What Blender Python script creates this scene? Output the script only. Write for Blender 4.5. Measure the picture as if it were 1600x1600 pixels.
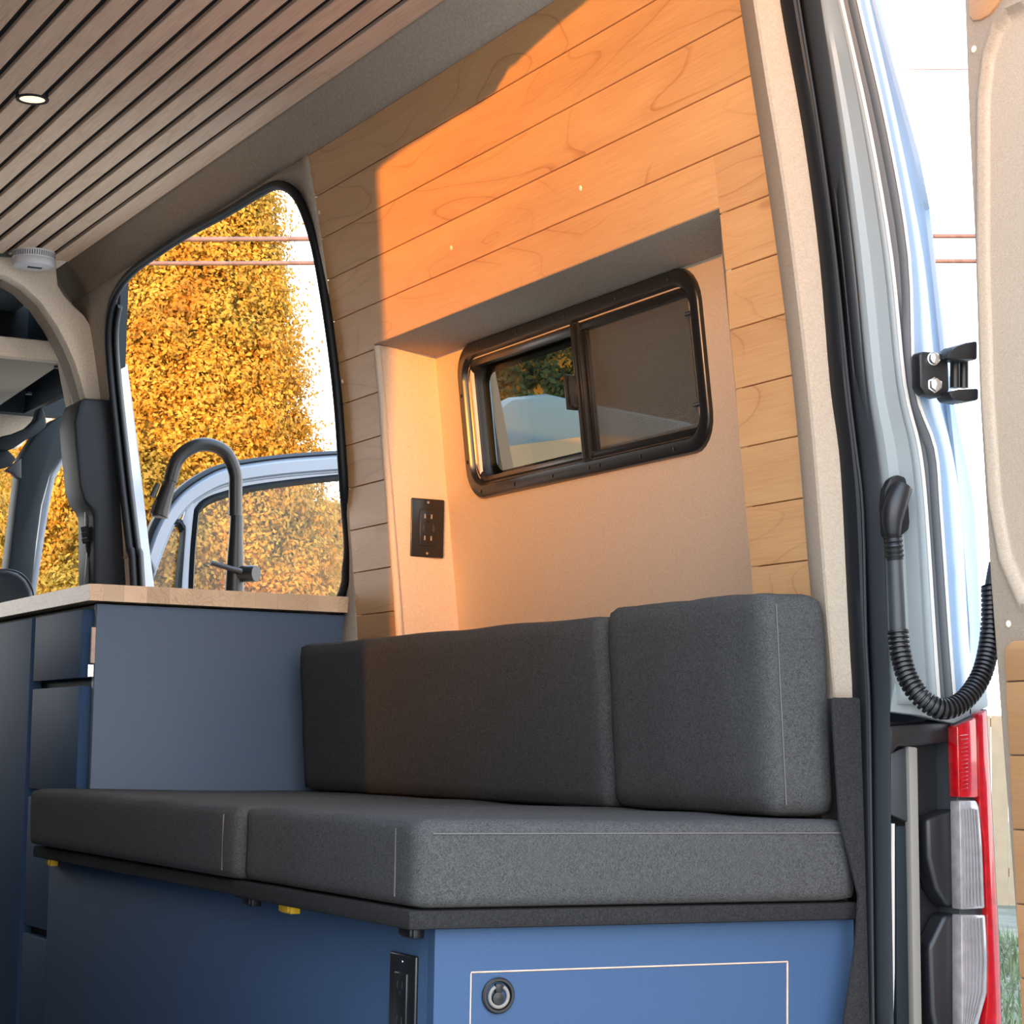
import bpy, bmesh, math, random
import numpy as np
from mathutils import Vector, Matrix
for o in list(bpy.data.objects): bpy.data.objects.remove(o)
random.seed(7); rng = np.random.default_rng(7)
SC = bpy.context.scene; COL = SC.collection
EZ = 0.60                     # camera height above the van floor (z = 0)

# ------------------------------------------------------------------ camera
FPX = 3400.0                  # focal length in pixels for a 1600 px frame
CR = np.array([0.88960101, -0.45642652, 0.01687808])
CU = np.array([-0.06520382, -0.09033739, 0.99377443])
CF = np.array([0.45206029, 0.88516325, 0.11012499])
cam_d = bpy.data.cameras.new('camera'); cam = bpy.data.objects.new('camera', cam_d); COL.objects.link(cam)
cam_d.sensor_width = 36.0; cam_d.lens = FPX/1600*36.0; cam_d.clip_start = 0.05; cam_d.clip_end = 500
m = Matrix.Identity(4)
for i in range(3):
    m[i][0] = CR[i]; m[i][1] = CU[i]; m[i][2] = -CF[i]
m[2][3] = EZ
cam.matrix_world = m
SC.camera = cam

# ------------------------------------------------------------------ light
SUN_DIR = Vector((1.0, 1.30, -0.104)).normalized()     # the way the light travels, almost level
sun_d = bpy.data.lights.new('sun', 'SUN'); sun = bpy.data.objects.new('sun', sun_d); COL.objects.link(sun)
sun.rotation_euler = SUN_DIR.to_track_quat('-Z', 'Y').to_euler(); sun.location = (-20, -20, 6)
sun_d.energy = 8.8; sun_d.color = (1.0, 0.39, 0.035); sun_d.angle = math.radians(0.55)
wd = bpy.data.worlds.new('sky'); SC.world = wd; wd.use_nodes = True
nt = wd.node_tree; nt.nodes.clear()
wo = nt.nodes.new('ShaderNodeOutputWorld'); bg = nt.nodes.new('ShaderNodeBackground')
tc = nt.nodes.new('ShaderNodeTexCoord'); sp = nt.nodes.new('ShaderNodeSeparateXYZ'); rp = nt.nodes.new('ShaderNodeValToRGB')
nt.links.new(tc.outputs['Generated'], sp.inputs[0]); nt.links.new(sp.outputs['Z'], rp.inputs[0])
rp.color_ramp.elements[0].position = 0.0; rp.color_ramp.elements[0].color = (1.0, 0.97, 0.93, 1)
rp.color_ramp.elements[1].position = 0.9; rp.color_ramp.elements[1].color = (0.50, 0.70, 1.0, 1)
e = rp.color_ramp.elements.new(0.3); e.color = (0.93, 0.97, 1.0, 1)
nt.links.new(rp.outputs[0], bg.inputs[0]); bg.inputs[1].default_value = 4.6
nt.links.new(bg.outputs[0], wo.inputs[0])
vs = SC.view_settings; vs.view_transform = 'Standard'; vs.look = 'None'; vs.gamma = 1.0
vs.use_curve_mapping = False; vs.exposure = 0.2

# ------------------------------------------------------------------ pixel <-> place (on real planes)
def ray(x, y): return CF + (x-800)/FPX*CR - (y-800)/FPX*CU
def P(ax, v, x, y):
    d = ray(x, y); return tuple(d*(v/d[ax]))
PZ = [-.85, -.2, .253, .333, .413, .492, .572, .652, .73, .81, .889, .968, 1.047, 1.126, 1.2]
PX = [1.67, 1.65, 1.609, 1.6, 1.591, 1.583, 1.573, 1.566, 1.556, 1.545, 1.532, 1.518, 1.503, 1.486, 1.468]
def wx(z): return float(np.interp(z, PZ, PX))           # the wall leans inward as it rises
def PW(x, y, off=0.0, fn=None):
    fn = fn or wx; d = ray(x, y); s = 1.0
    for _ in range(60): s = (fn(d[2]*s)+off)/d[0]
    return tuple(d*s)
def nbx(z): return 1.742-.124*(z-.235)                   # back of the window niche
def dx_(z): return float(np.interp(z, [-.85, -.241, .07, .228, .435, .629, .792, .958, 1.2], [1.82, 1.786, 1.760, 1.746, 1.733, 1.727, 1.718, 1.712, 1.70]))
def PD(x, y, off=0.0): return PW(x, y, off, dx_)

# ------------------------------------------------------------------ materials
def mat(name, col, rough=.6, metal=0.0, spec=.5, bump=None, var=None, coat=0, emis=None, sheen=0):
    m = bpy.data.materials.new(name); m.use_nodes = True; n = m.node_tree; b = n.nodes['Principled BSDF']
    b.inputs['Base Color'].default_value = (*col, 1); b.inputs['Roughness'].default_value = rough
    b.inputs['Metallic'].default_value = metal; b.inputs['Specular IOR Level'].default_value = spec
    if coat: b.inputs['Coat Weight'].default_value = coat; b.inputs['Coat Roughness'].default_value = .08
    if sheen: b.inputs['Sheen Weight'].default_value = sheen
    if emis: b.inputs['Emission Color'].default_value = (*emis[0], 1); b.inputs['Emission Strength'].default_value = emis[1]
    t = n.nodes.new('ShaderNodeTexCoord')
    if var:                                              # (scale, amount)
        z = n.nodes.new('ShaderNodeTexNoise'); z.inputs['Scale'].default_value = var[0]; z.inputs['Detail'].default_value = 4
        r = n.nodes.new('ShaderNodeValToRGB'); a = var[1]
        r.color_ramp.elements[0].position = .3; r.color_ramp.elements[1].position = .7
        r.color_ramp.elements[0].color = (*[c*(1-a) for c in col], 1); r.color_ramp.elements[1].color = (*[min(1, c*(1+a)) for c in col], 1)
        n.links.new(t.outputs['Object'], z.inputs[0]); n.links.new(z.outputs[0], r.inputs[0]); n.links.new(r.outputs[0], b.inputs['Base Color'])
    if bump:                                             # (scale, strength)
        z = n.nodes.new('ShaderNodeTexNoise'); z.inputs['Scale'].default_value = bump[0]; z.inputs['Detail'].default_value = 3
        k = n.nodes.new('ShaderNodeBump'); k.inputs['Strength'].default_value = bump[1]; k.inputs['Distance'].default_value = .002
        n.links.new(t.outputs['Object'], z.inputs[0]); n.links.new(z.outputs[0], k.inputs['Height']); n.links.new(k.outputs[0], b.inputs['Normal'])
    return m
def weave(name, col, col2, scale=700, rough=.95, amt=.6, noise=60, sheen=0):
    """woven cloth: two crossed thread bands plus slubs, as colour and relief"""
    m = bpy.data.materials.new(name); m.use_nodes = True; n = m.node_tree; L = n.links; b = n.nodes['Principled BSDF']
    b.inputs['Roughness'].default_value = rough; b.inputs['Specular IOR Level'].default_value = .2
    if sheen: b.inputs['Sheen Weight'].default_value = sheen; b.inputs['Sheen Roughness'].default_value = .4
    t = n.nodes.new('ShaderNodeTexCoord')
    def band(rot_axis_scale):
        mp = n.nodes.new('ShaderNodeMapping'); mp.inputs['Scale'].default_value = rot_axis_scale
        z = n.nodes.new('ShaderNodeTexNoise'); z.inputs['Scale'].default_value = 1.0; z.inputs['Detail'].default_value = 2
        L.new(t.outputs['Object'], mp.inputs[0]); L.new(mp.outputs[0], z.inputs[0]); return z.outputs[0]
    h = band((scale*.25, scale*.25, scale)); v = band((scale, scale, scale*.25)); s = band((noise, noise, noise))
    a = n.nodes.new('ShaderNodeMath'); a.operation = 'ADD'; L.new(h, a.inputs[0]); L.new(v, a.inputs[1])
    c = n.nodes.new('ShaderNodeMath'); c.operation = 'MULTIPLY_ADD'; c.inputs[1].default_value = .25; L.new(s, c.inputs[0]); L.new(a.outputs[0], c.inputs[2])
    r = n.nodes.new('ShaderNodeMapRange'); r.inputs[1].default_value = .85; r.inputs[2].default_value = 1.4
    L.new(c.outputs[0], r.inputs[0])
    x = n.nodes.new('ShaderNodeMix'); x.data_type = 'RGBA'; x.inputs[6].default_value = (*col, 1); x.inputs[7].default_value = (*col2, 1)
    L.new(r.outputs[0], x.inputs[0]); L.new(x.outputs[2], b.inputs['Base Color'])
    k = n.nodes.new('ShaderNodeBump'); k.inputs['Strength'].default_value = amt; k.inputs['Distance'].default_value = .001
    L.new(c.outputs[0], k.inputs['Height']); L.new(k.outputs[0], b.inputs['Normal'])
    return m
def wood(name, base, dark, along='Y', rings=5.0, fig=.55, rough=.5, fine=.25, tone=.12, coat=0, across=6.0, lw=.10):
    """planed board: fine grain, cathedral figure lines and a tone of its own for each board"""
    m = bpy.data.materials.new(name); m.use_nodes = True; n = m.node_tree; L = n.links; b = n.nodes['Principled BSDF']
    b.inputs['Roughness'].default_value = rough
    if coat: b.inputs['Coat Weight'].default_value = coat; b.inputs['Coat Roughness'].default_value = .2
    t = n.nodes.new('ShaderNodeTexCoord'); oi = n.nodes.new('ShaderNodeObjectInfo')
    of = n.nodes.new('ShaderNodeVectorMath'); of.operation = 'SCALE'; of.inputs[0].default_value = (13.7, 7.9, 23.1)
    L.new(oi.outputs['Random'], of.inputs['Scale'])
    ad = n.nodes.new('ShaderNodeVectorMath'); ad.operation = 'ADD'; L.new(t.outputs['Object'], ad.inputs[0]); L.new(of.outputs[0], ad.inputs[1])
    def noise(s_al, s_ac, det=2, dist=0.0):
        mp = n.nodes.new('ShaderNodeMapping')
        mp.inputs['Scale'].default_value = {'Y': (s_ac, s_al, s_ac), 'X': (s_al, s_ac, s_ac), 'Z': (s_ac, s_ac, s_al)}[along]
        z = n.nodes.new('ShaderNodeTexNoise'); z.inputs['Scale'].default_value = 1; z.inputs['Detail'].default_value = det; z.inputs['Distortion'].default_value = dist
        L.new(ad.outputs[0], mp.inputs[0]); L.new(mp.outputs[0], z.inputs[0]); return z.outputs[0]
    f = noise(across*.22, across, 1.5, .25)
    q = n.nodes.new('ShaderNodeMath'); q.operation = 'MULTIPLY'; q.inputs[1].default_value = rings*2; L.new(f, q.inputs[0])
    fr = n.nodes.new('ShaderNodeMath'); fr.operation = 'FRACT'; L.new(q.outputs[0], fr.inputs[0])
    rr = n.nodes.new('ShaderNodeValToRGB'); el = rr.color_ramp.elements
    el[0].position = 0; el[0].color = (1, 1, 1, 1); el[1].position = lw; el[1].color = (.15, .15, .15, 1)
    e = el.new(.6); e.color = (0, 0, 0, 1); e = el.new(.99); e.color = (.25, .25, .25, 1)
    L.new(fr.outputs[0], rr.inputs[0])
    brk = noise(1.5, 9, 3)
    bm_ = n.nodes.new('ShaderNodeMapRange'); bm_.inputs[1].default_value = .38; bm_.inputs[2].default_value = .62; L.new(brk, bm_.inputs[0])
    fg = n.nodes.new('ShaderNodeMath'); fg.operation = 'MULTIPLY'; L.new(rr.outputs[0], fg.inputs[0]); L.new(bm_.outputs[0], fg.inputs[1])
    fg2 = n.nodes.new('ShaderNodeMath'); fg2.operation = 'MULTIPLY'; fg2.inputs[1].default_value = fig; L.new(fg.outputs[0], fg2.inputs[0])
    g = noise(12, 420, 3)
    gm = n.nodes.new('ShaderNodeMapRange'); gm.inputs[1].default_value = .35; gm.inputs[2].default_value = .7; gm.inputs[3].default_value = 0; gm.inputs[4].default_value = fine; L.new(g, gm.inputs[0])
    w = noise(2.0, 14, 2)
    wm = n.nodes.new('ShaderNodeMapRange'); wm.inputs[1].default_value = .3; wm.inputs[2].default_value = .75; wm.inputs[3].default_value = 0; wm.inputs[4].default_value = .3; L.new(w, wm.inputs[0])
    s1 = n.nodes.new('ShaderNodeMath'); s1.operation = 'ADD'; L.new(fg2.outputs[0], s1.inputs[0]); L.new(gm.outputs[0], s1.inputs[1])
    s2 = n.nodes.new('ShaderNodeMath'); s2.operation = 'ADD'; s2.use_clamp = True; L.new(s1.outputs[0], s2.inputs[0]); L.new(wm.outputs[0], s2.inputs[1])
    x = n.nodes.new('ShaderNodeMix'); x.data_type = 'RGBA'; x.inputs[6].default_value = (*base, 1); x.inputs[7].default_value = (*dark, 1); L.new(s2.outputs[0], x.inputs[0])
    hv = n.nodes.new('ShaderNodeHueSaturation'); vm = n.nodes.new('ShaderNodeMapRange'); vm.inputs[3].default_value = 1-tone; vm.inputs[4].default_value = 1+tone
    L.new(oi.outputs['Random'], vm.inputs[0]); L.new(vm.outputs[0], hv.inputs['Value']); L.new(x.outputs[2], hv.inputs['Color'])
    L.new(hv.outputs[0], b.inputs['Base Color'])
    k = n.nodes.new('ShaderNodeBump'); k.inputs['Strength'].default_value = .12; k.inputs['Distance'].default_value = .001
    L.new(g, k.inputs['Height']); L.new(k.outputs[0], b.inputs['Normal'])
    return m
def glass(name, tint, refl=.12, rough=.02):
    """thin pane: tinted see-through with a mirror coat that grows at grazing angles"""
    m = bpy.data.materials.new(name); m.use_nodes = True; n = m.node_tree; n.nodes.clear(); L = n.links
    o = n.nodes.new('ShaderNodeOutputMaterial'); t = n.nodes.new('ShaderNodeBsdfTransparent'); g = n.nodes.new('ShaderNodeBsdfGlossy')
    t.inputs[0].default_value = (*tint, 1); g.inputs['Roughness'].default_value = rough
    f = n.nodes.new('ShaderNodeLayerWeight'); f.inputs[0].default_value = .5
    pw = n.nodes.new('ShaderNodeMath'); pw.operation = 'POWER'; pw.inputs[1].default_value = 4; L.new(f.outputs['Facing'], pw.inputs[0])
    a = n.nodes.new('ShaderNodeMath'); a.operation = 'MULTIPLY_ADD'; a.inputs[1].default_value = .4; a.inputs[2].default_value = refl*.2; a.use_clamp = True; L.new(pw.outputs[0], a.inputs[0])
    x = n.nodes.new('ShaderNodeMixShader'); L.new(a.outputs[0], x.inputs[0]); L.new(t.outputs[0], x.inputs[1]); L.new(g.outputs[0], x.inputs[2]); L.new(x.outputs[0], o.inputs[0])
    return m
def mesh_screen(name, col, alpha):
    m = bpy.data.materials.new(name); m.use_nodes = True; n = m.node_tree; n.nodes.clear(); L = n.links
    o = n.nodes.new('ShaderNodeOutputMaterial'); t = n.nodes.new('ShaderNodeBsdfTransparent'); d = n.nodes.new('ShaderNodeBsdfPrincipled')
    d.inputs['Base Color'].default_value = (*col, 1); d.inputs['Roughness'].default_value = .5
    x = n.nodes.new('ShaderNodeMixShader'); x.inputs[0].default_value = alpha; L.new(t.outputs[0], x.inputs[1]); L.new(d.outputs[0], x.inputs[2]); L.new(x.outputs[0], o.inputs[0])
    return m

M = {}
M['maple'] = wood('maple_boards', (.74, .43, .195), (.46, .20, .075), rings=6.5, fig=.75, lw=.07, rough=.42, fine=.22, tone=.07)
M['slat'] = wood('ceiling_slat_wood', (.86, .66, .50), (.56, .38, .26), rings=6, fig=.35, rough=.6, fine=.5, tone=.06)
M['door_wood'] = wood('door_board_wood', (.62, .33, .15), (.45, .2, .08), rings=4, fig=.35, rough=.5, fine=.25, tone=.05)
M['butcher'] = wood('butcher_block', (.84, .58, .38), (.60, .34, .19), rings=6, fig=.7, rough=.4, fine=.15, tone=.17, across=26, lw=.3)
M['felt'] = weave('beige_felt', (.33, .262, .20), (.42, .34, .265), scale=1100, amt=.3, noise=200)
M['door_felt'] = weave('door_felt', (.32, .25, .19), (.41, .325, .25), scale=1100, amt=.3, noise=200)
M['niche'] = weave('beige_linen', (.62, .47, .345), (.76, .60, .46), scale=1200, amt=.5, noise=200)
M['head'] = mat('headliner_fabric', (.42, .34, .27), .95, bump=(300, .4), var=(220, .14))
M['arch'] = mat('front_headliner', (.86, .72, .58), .95, bump=(300, .3), var=(200, .1))
M['cushion'] = weave('charcoal_cloth', (.030, .029, .030), (.095, .093, .093), scale=1500, amt=.5, noise=140)
M['seam'] = mat('seam_thread', (.12, .11, .11), .9)
M['carpet'] = mat('charcoal_carpet', (.026, .025, .026), 1, spec=.2, bump=(900, .8), var=(500, .4))
M['black_gap'] = mat('black_backing', (.006, .006, .007), .9)
M['navy'] = mat('navy_laminate', (.046, .086, .168), .62, spec=.14, bump=(1400, .10), var=(900, .10))
M['navy_lit'] = mat('navy_laminate_lit', (.092, .125, .185), .5, spec=.3, bump=(1400, .10), var=(900, .10))  # navy laminate lightened for the end panel that faces the bright rear
M['ply'] = mat('plywood_edge', (.62, .42, .33), .6, var=(60, .15))
M['blk'] = mat('black_plastic', (.010, .010, .012), .38, bump=(900, .08))
M['blkmetal'] = mat('black_aluminium', (.012, .012, .013), .28, spec=.6)
M['rubber'] = mat('black_rubber', (.006, .0075, .010), .5, spec=.3)
M['rubber2'] = mat('worn_rubber', (.032, .036, .042), .45)
M['faucet'] = mat('matte_black_metal', (.011, .011, .012), .36, spec=.45)
M['white'] = mat('white_plastic', (.72, .70, .74), .5, var=(400, .05))
M['dark'] = mat('dark_trim_plastic', (.019, .023, .029), .6, spec=.25, bump=(700, .2), var=(500, .12))
M['dark2'] = mat('dark_teal_trim', (.010, .016, .021), .6, spec=.25, bump=(700, .2))
M['paint'] = mat('grey_body_paint', (.25, .275, .285), .45, var=(8, .03))
M['paint2'] = mat('grey_flange_paint', (.075, .08, .088), .5)
M['skin'] = mat('glossy_silver_blue_paint', (.26, .36, .50), .35, coat=.2)
M['line'] = mat('white_paint_glint', (.62, .58, .55), .4)  # white paint, also used for the glint along the pillar edges
M['silver'] = mat('silver_door_paint', (.19, .215, .26), .35, coat=.25)
M['wpaint'] = mat('white_body_paint', (.24, .26, .30), .4)
M['chrome'] = mat('zinc_bolt', (.75, .75, .75), .25, metal=1)
M['red'] = mat('red_lens', (.42, .004, .008), .12, coat=1, var=(70, .25))
M['clear'] = mat('clear_ribbed_lens', (.26, .235, .235), .14, coat=1, spec=.8, var=(60, .2))
M['yellow'] = mat('yellow_plastic', (.85, .50, .02), .45)
M['cap'] = mat('cream_screw_cap', (.85, .75, .60), .5)
M['lamp'] = mat('lamp_lens', (1, .9, .7), .5, emis=((1.0, .72, .36), 1.6))
M['floor'] = mat('van_floor_vinyl', (.07, .065, .06), .6, var=(20, .1))
M['cable'] = mat('cable_sheath', (.13, .085, .075), .6, var=(15, .3))
M['g_clear'] = glass('door_glass', (.90, .93, .92), .08)
M['g_dark'] = glass('tinted_window_glass', (.62, .66, .65), .05)
M['screen'] = mesh_screen('insect_screen', (.11, .105, .095), .62)
M['edge_grey'] = mat('warm_grey_edge', (.21, .19, .17), .6)
M['leather'] = mat('navy_seat_cloth', (.020, .025, .042), .6, bump=(500, .2))

# ------------------------------------------------------------------ mesh helpers (all coordinates: z = 0 at the camera's eye, EZ is added here)
ROOT = {}
def finish(name, V, F, material, parent=None, smooth=False, kind=None, mats=None, fmat=None):
    V = np.array(V, dtype=float); V[:, 2] += EZ
    lo, hi = V.min(0), V.max(0); c = np.array([(lo[0]+hi[0])/2, (lo[1]+hi[1])/2, lo[2]])
    me = bpy.data.meshes.new(name); me.from_pydata((V-c).tolist(), [], [list(f) for f in F]); me.update()
    bm = bmesh.new(); bm.from_mesh(me); bmesh.ops.recalc_face_normals(bm, faces=bm.faces); bm.to_mesh(me); bm.free()
    if smooth:
        for p in me.polygons: p.use_smooth = True
    me.materials.append(M[material] if isinstance(material, str) else material)
    o = bpy.data.objects.new(name, me); COL.objects.link(o)
    base = np.array([0., 0., 0.])
    if parent is not None: o.parent = parent; base = ROOT[parent.name]
    o.location = tuple(c-base); ROOT[o.name] = c
    if kind: o['kind'] = kind
    return o
def thing(name, loc, label, cat, group=None, kind=None):
    o = bpy.data.objects.new(name, None); COL.objects.link(o); o.empty_display_size = .05
    l = np.array(loc, float); l[2] += EZ; o.location = tuple(l); ROOT[o.name] = l
    if kind: o['kind'] = kind
    if label: o['label'] = label
    if cat: o['category'] = cat
    if group: o['group'] = group
    return o
def tag(o, label=None, cat=None, group=None, kind=None):
    if label: o['label'] = label
    if cat: o['category'] = cat
    if group: o['group'] = group
    if kind: o['kind'] = kind
    return o
def smooth_angle(o, a=35):
    me = o.data
    for p in me.polygons: p.use_smooth = True
    bm = bmesh.new(); bm.from_mesh(me)
    for e in bm.edges:
        if len(e.link_faces) == 2 and e.calc_face_angle(0) > math.radians(a): e.smooth = False
    bm.to_mesh(me); bm.free()
def bevel(o, w, seg=2, angle=30):
    me = o.data; bm = bmesh.new(); bm.from_mesh(me)
    ed = [e for e in bm.edges if len(e.link_faces) == 2 and e.calc_face_angle(0) > math.radians(angle)]
    bmesh.ops.bevel(bm, geom=ed, offset=w, segments=seg, affect='EDGES', profile=.5, clamp_overlap=True)
    bm.to_mesh(me); bm.free(); smooth_angle(o, 40); return o
def box(name, x0, x1, y0, y1, z0, z1, material, parent=None, bv=0, seg=2, **k):
    V = [(x, y, z) for x in (x0, x1) for y in (y0, y1) for z in (z0, z1)]
    F = [(0, 1, 3, 2), (4, 6, 7, 5), (0, 4, 5, 1), (2, 3, 7, 6), (0, 2, 6, 4), (1, 5, 7, 3)]
    o = finish(name, V, F, material, parent, **k)
    if bv: bevel(o, bv, seg)
    return o
def hexa(name, pts, material, parent=None, bv=0, **k):
    """8 corners: four of one face in order, then the four behind them"""
    F = [(0, 1, 2, 3), (7, 6, 5, 4), (0, 4, 5, 1), (1, 5, 6, 2), (2, 6, 7, 3), (3, 7, 4, 0)]
    o = finish(name, pts, F, material, parent, **k)
    if bv: bevel(o, bv)
    return o
def slab(name, pts, off, material, parent=None, bv=0, **k):
    """outline of 3D points given depth by the vector off"""
    n = len(pts); A = [np.array(p, float) for p in pts]; off = np.array(off, float)
    V = A + [p+off for p in A]
    F = [tuple(range(n)), tuple(range(2*n-1, n-1, -1))] + [(i, (i+1) % n, (i+1) % n+n, i+n) for i in range(n)]
    o = finish(name, V, F, material, parent, **k)
    if bv: bevel(o, bv)
    return o
def loft(name, lines, material, parent=None, closed=False, thick=0, smooth=True, **k):
    n = len(lines[0]); V = [tuple(p) for l in lines for p in l]; F = []
    for a in range(len(lines)-1):
        for i in range(n if closed else n-1):
            j = (i+1) % n; F.append((a*n+i, a*n+j, (a+1)*n+j, (a+1)*n+i))
    o = finish(name, V, F, material, parent, **k)
    if smooth: smooth_angle(o, 45)
    if thick:
        s = o.modifiers.new('thickness', 'SOLIDIFY'); s.thickness = abs(thick); s.offset = 1 if thick > 0 else -1
    return o
def spline(pts, n=8, closed=False):
    """Catmull-Rom through the points"""
    p = [np.array(q, float) for q in pts]; out = []; N = len(p)
    rng_ = range(N) if closed else range(N-1)
    for i in rng_:
        if closed: a, b, c, d = p[i-1], p[i], p[(i+1) % N], p[(i+2) % N]
        else: a, b, c, d = p[max(i-1, 0)], p[i], p[i+1], p[min(i+2, N-1)]
        for s in range(n):
            t = s/n; out.append(.5*((2*b)+(c-a)*t+(2*a-5*b+4*c-d)*t*t+(3*b-a-3*c+d)*t**3))
    if not closed: out.append(p[-1])
    return out
def tube(name, pts, r, material, parent=None, closed=False, seg=10, flat=1.0, caps=True, **k):
    p = [np.array(q, float) for q in pts]; N = len(p); rr = r if hasattr(r, '__len__') else [r]*N
    V = []; F = []; up = None
    for i in range(N):
        t = (p[(i+1) % N]-p[i-1]) if closed else (p[min(i+1, N-1)]-p[max(i-1, 0)])
        t = t/np.linalg.norm(t)
        if up is None:
            a = np.array([0, 0, 1.]) if abs(t[2]) < .9 else np.array([1., 0, 0]); up = np.cross(t, np.cross(a, t))
        up = up-t*(up@t); up /= np.linalg.norm(up); sd = np.cross(t, up)
        for j in range(seg):
            th = 2*math.pi*j/seg; V.append(p[i]+rr[i]*(math.cos(th)*up*flat+math.sin(th)*sd))
    for i in range(N if closed else N-1):
        for j in range(seg):
            a = i*seg+j; b = i*seg+(j+1) % seg; c = ((i+1) % N)*seg+(j+1) % seg; d = ((i+1) % N)*seg+j
            F.append((a, b, c, d))
    if not closed and caps: F += [tuple(range(seg-1, -1, -1)), tuple(range((N-1)*seg, N*seg))]
    o = finish(name, V, F, material, parent, **k); smooth_angle(o, 50); return o
def disc(name, c, axis, r, h, material, parent=None, seg=24, r2=None, **k):
    c = np.array(c, float); ax = np.array(axis, float); ax /= np.linalg.norm(ax)
    return tube(name, [c, c+ax*h], [r, r if r2 is None else r2], material, parent, seg=seg, **k)
def lathe(name, c, prof, material, parent=None, axis=(0, 0, 1), seg=32):
    """profile of (radius, height) along an axis"""
    c = np.array(c, float); ax = np.array(axis, float); ax /= np.linalg.norm(ax)
    a = np.array([1., 0, 0]) if abs(ax[0]) < .9 else np.array([0, 1., 0]); u = np.cross(ax, a); u /= np.linalg.norm(u); v = np.cross(ax, u)
    V = []; F = []
    for r, h in prof:
        for j in range(seg):
            t = 2*math.pi*j/seg; V.append(c+ax*h+max(r, 1e-5)*(math.cos(t)*u+math.sin(t)*v))
    for i in range(len(prof)-1):
        for j in range(seg):
            F.append((i*seg+j, i*seg+(j+1) % seg, (i+1)*seg+(j+1) % seg, (i+1)*seg+j))
    o = finish(name, V, F, material, parent); smooth_angle(o, 40); return o

# ================================================================== THE SETTING
# ---- wall on the right: boards on a leaning wall, with a sunk window niche
Y0, Y1, YN0, YN1, ZN = 2.30, 3.79, 2.443, 3.60, .738
wall = thing('wall_right', (1.6, 3.0, -EZ), None, None, kind='structure')
def board(y0, y1, z0, z1, parent, name='plank', material='maple', fn=wx, th=.012, side=-1, ch=.0014, shadow=.0005):
    """tongue board with chamfered long edges, its face on the wall profile"""
    a0, a1 = np.array([fn(z0), z0]), np.array([fn(z1), z1]); d = a1-a0; L = np.linalg.norm(d); d /= L
    nrm = np.array([d[1], -d[0]])                      # away from the room (+x)
    prof = [a0+d*ch+nrm*0, a0+d*shadow+nrm*ch, a0+d*shadow+nrm*th, a1-d*shadow+nrm*th, a1-d*shadow+nrm*ch, a1-d*ch]
    V = []; n = 6
    for y in (y0, y1): V += [(q[0], y, q[1]) for q in prof]
    F = [tuple(range(n)), tuple(range(2*n-1, n-1, -1))]+[(i, (i+1) % n, (i+1) % n+n, i+n) for i in range(n)]
    return finish(name, V, F, material, parent)
zs = [.013+.08*i for i in range(3)]+[.253, .333, .413, .492, .572, .652, .73, .81, .889, .968, 1.047, 1.126]
for z0, z1 in zip(zs[:-1], zs[1:]):
    if z1 <= .731:
        board(YN1+.012, Y1, z0, z1, wall); board(Y0, YN0, z0, z1, wall)
    elif z0 < .74:                                     # the board notched round the niche's top corners
        board(Y0, YN0, z0, z1, wall); board(YN1+.012, Y1, z0, z1, wall); board(YN0, YN1+.012, ZN, z1, wall)
    else: board(Y0, Y1, z0, z1, wall)
# backing behind the boards, four pieces round the niche
def backing(y0, y1, z0, z1, off=.0135):
    zz = np.linspace(z0, z1, 8)
    loft('backing', [[(wx(z)+off, y0, z) for z in zz], [(wx(z)+off, y1, z) for z in zz]], 'ply', wall, thick=.004)
backing(Y0, Y1, .76, 1.16); backing(Y0-.01, YN0-.01, -.6, .76); backing(YN1+.02, Y1, -.6, .76)
# niche lining
zz = [.0, .235, .45, ZN]
t1 = .012
slab('niche_panel', [(x, YN1+.12*(x-1.56), z) for x, z in [(nbx(ZN)+.01, ZN-.006), (nbx(-.05)+.01, -.05)]+[(wx(z)+.002, z) for z in (-.05, .25, .5, ZN-.002)]], (0, .012, 0), 'niche', wall)
slab('niche_panel', [(nbx(z), YN0+.19, z) for z in (ZN+.01, -.05)]+[(wx(z)+.002, YN0-.001, z) for z in (-.05, .25, .5, ZN)], (0, -.012, 0), 'niche', wall)
hexa('niche_ceiling', [(wx(ZN)+.001, YN0, ZN), (wx(ZN)+.001, YN1+.01, ZN), (nbx(.726)+.01, YN1+.02, .728), (nbx(.726)+.01, YN0+.2, .728),
     (wx(ZN)+.001, YN0, ZN+.012), (wx(ZN)+.001, YN1+.01, ZN+.012), (nbx(.726)+.01, YN1+.02, .74), (nbx(.726)+.01, YN0+.2, .74)], 'head', wall)
# beige edge strip round the niche
tube('niche_edging', [(wx(z)+.004, YN1+.006, z) for z in np.linspace(.0, ZN-.003, 9)], .0075, 'niche', wall, seg=8)
# niche back with its window hole: four pieces
WY0, WY1, WZ0, WZ1 = 2.735, 3.475, .478, .700
def nback(y0, y1, z0, z1): slab('niche_back', [(nbx(z0), y0, z0), (nbx(z0), y1, z0), (nbx(z1), y1, z1), (nbx(z1), y0, z1)], (.006, 0, 0), 'niche', wall)
def nback_frame():
    # one panel with a rectangular hole, so that no joint shows
    o = [(2.45, -.05), (3.63, -.05), (3.63, .737), (2.45, .737)]; h = [(WY0, WZ0), (WY1, WZ0), (WY1, WZ1), (WY0, WZ1)]
    V = []
    for off in (0, .006):
        V += [(nbx(z)+off, y, z) for y, z in o]+[(nbx(z)+off, y, z) for y, z in h]
    F = []
    for i in range(4):
        j = (i+1) % 4; F += [(i, j, 4+j, 4+i), (8+i, 12+i, 12+j, 8+j), (4+i, 4+j, 12+j, 12+i), (i, 8+i, 8+j, j)]
    finish('niche_back', V, F, 'niche', wall)
nback_frame()
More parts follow.
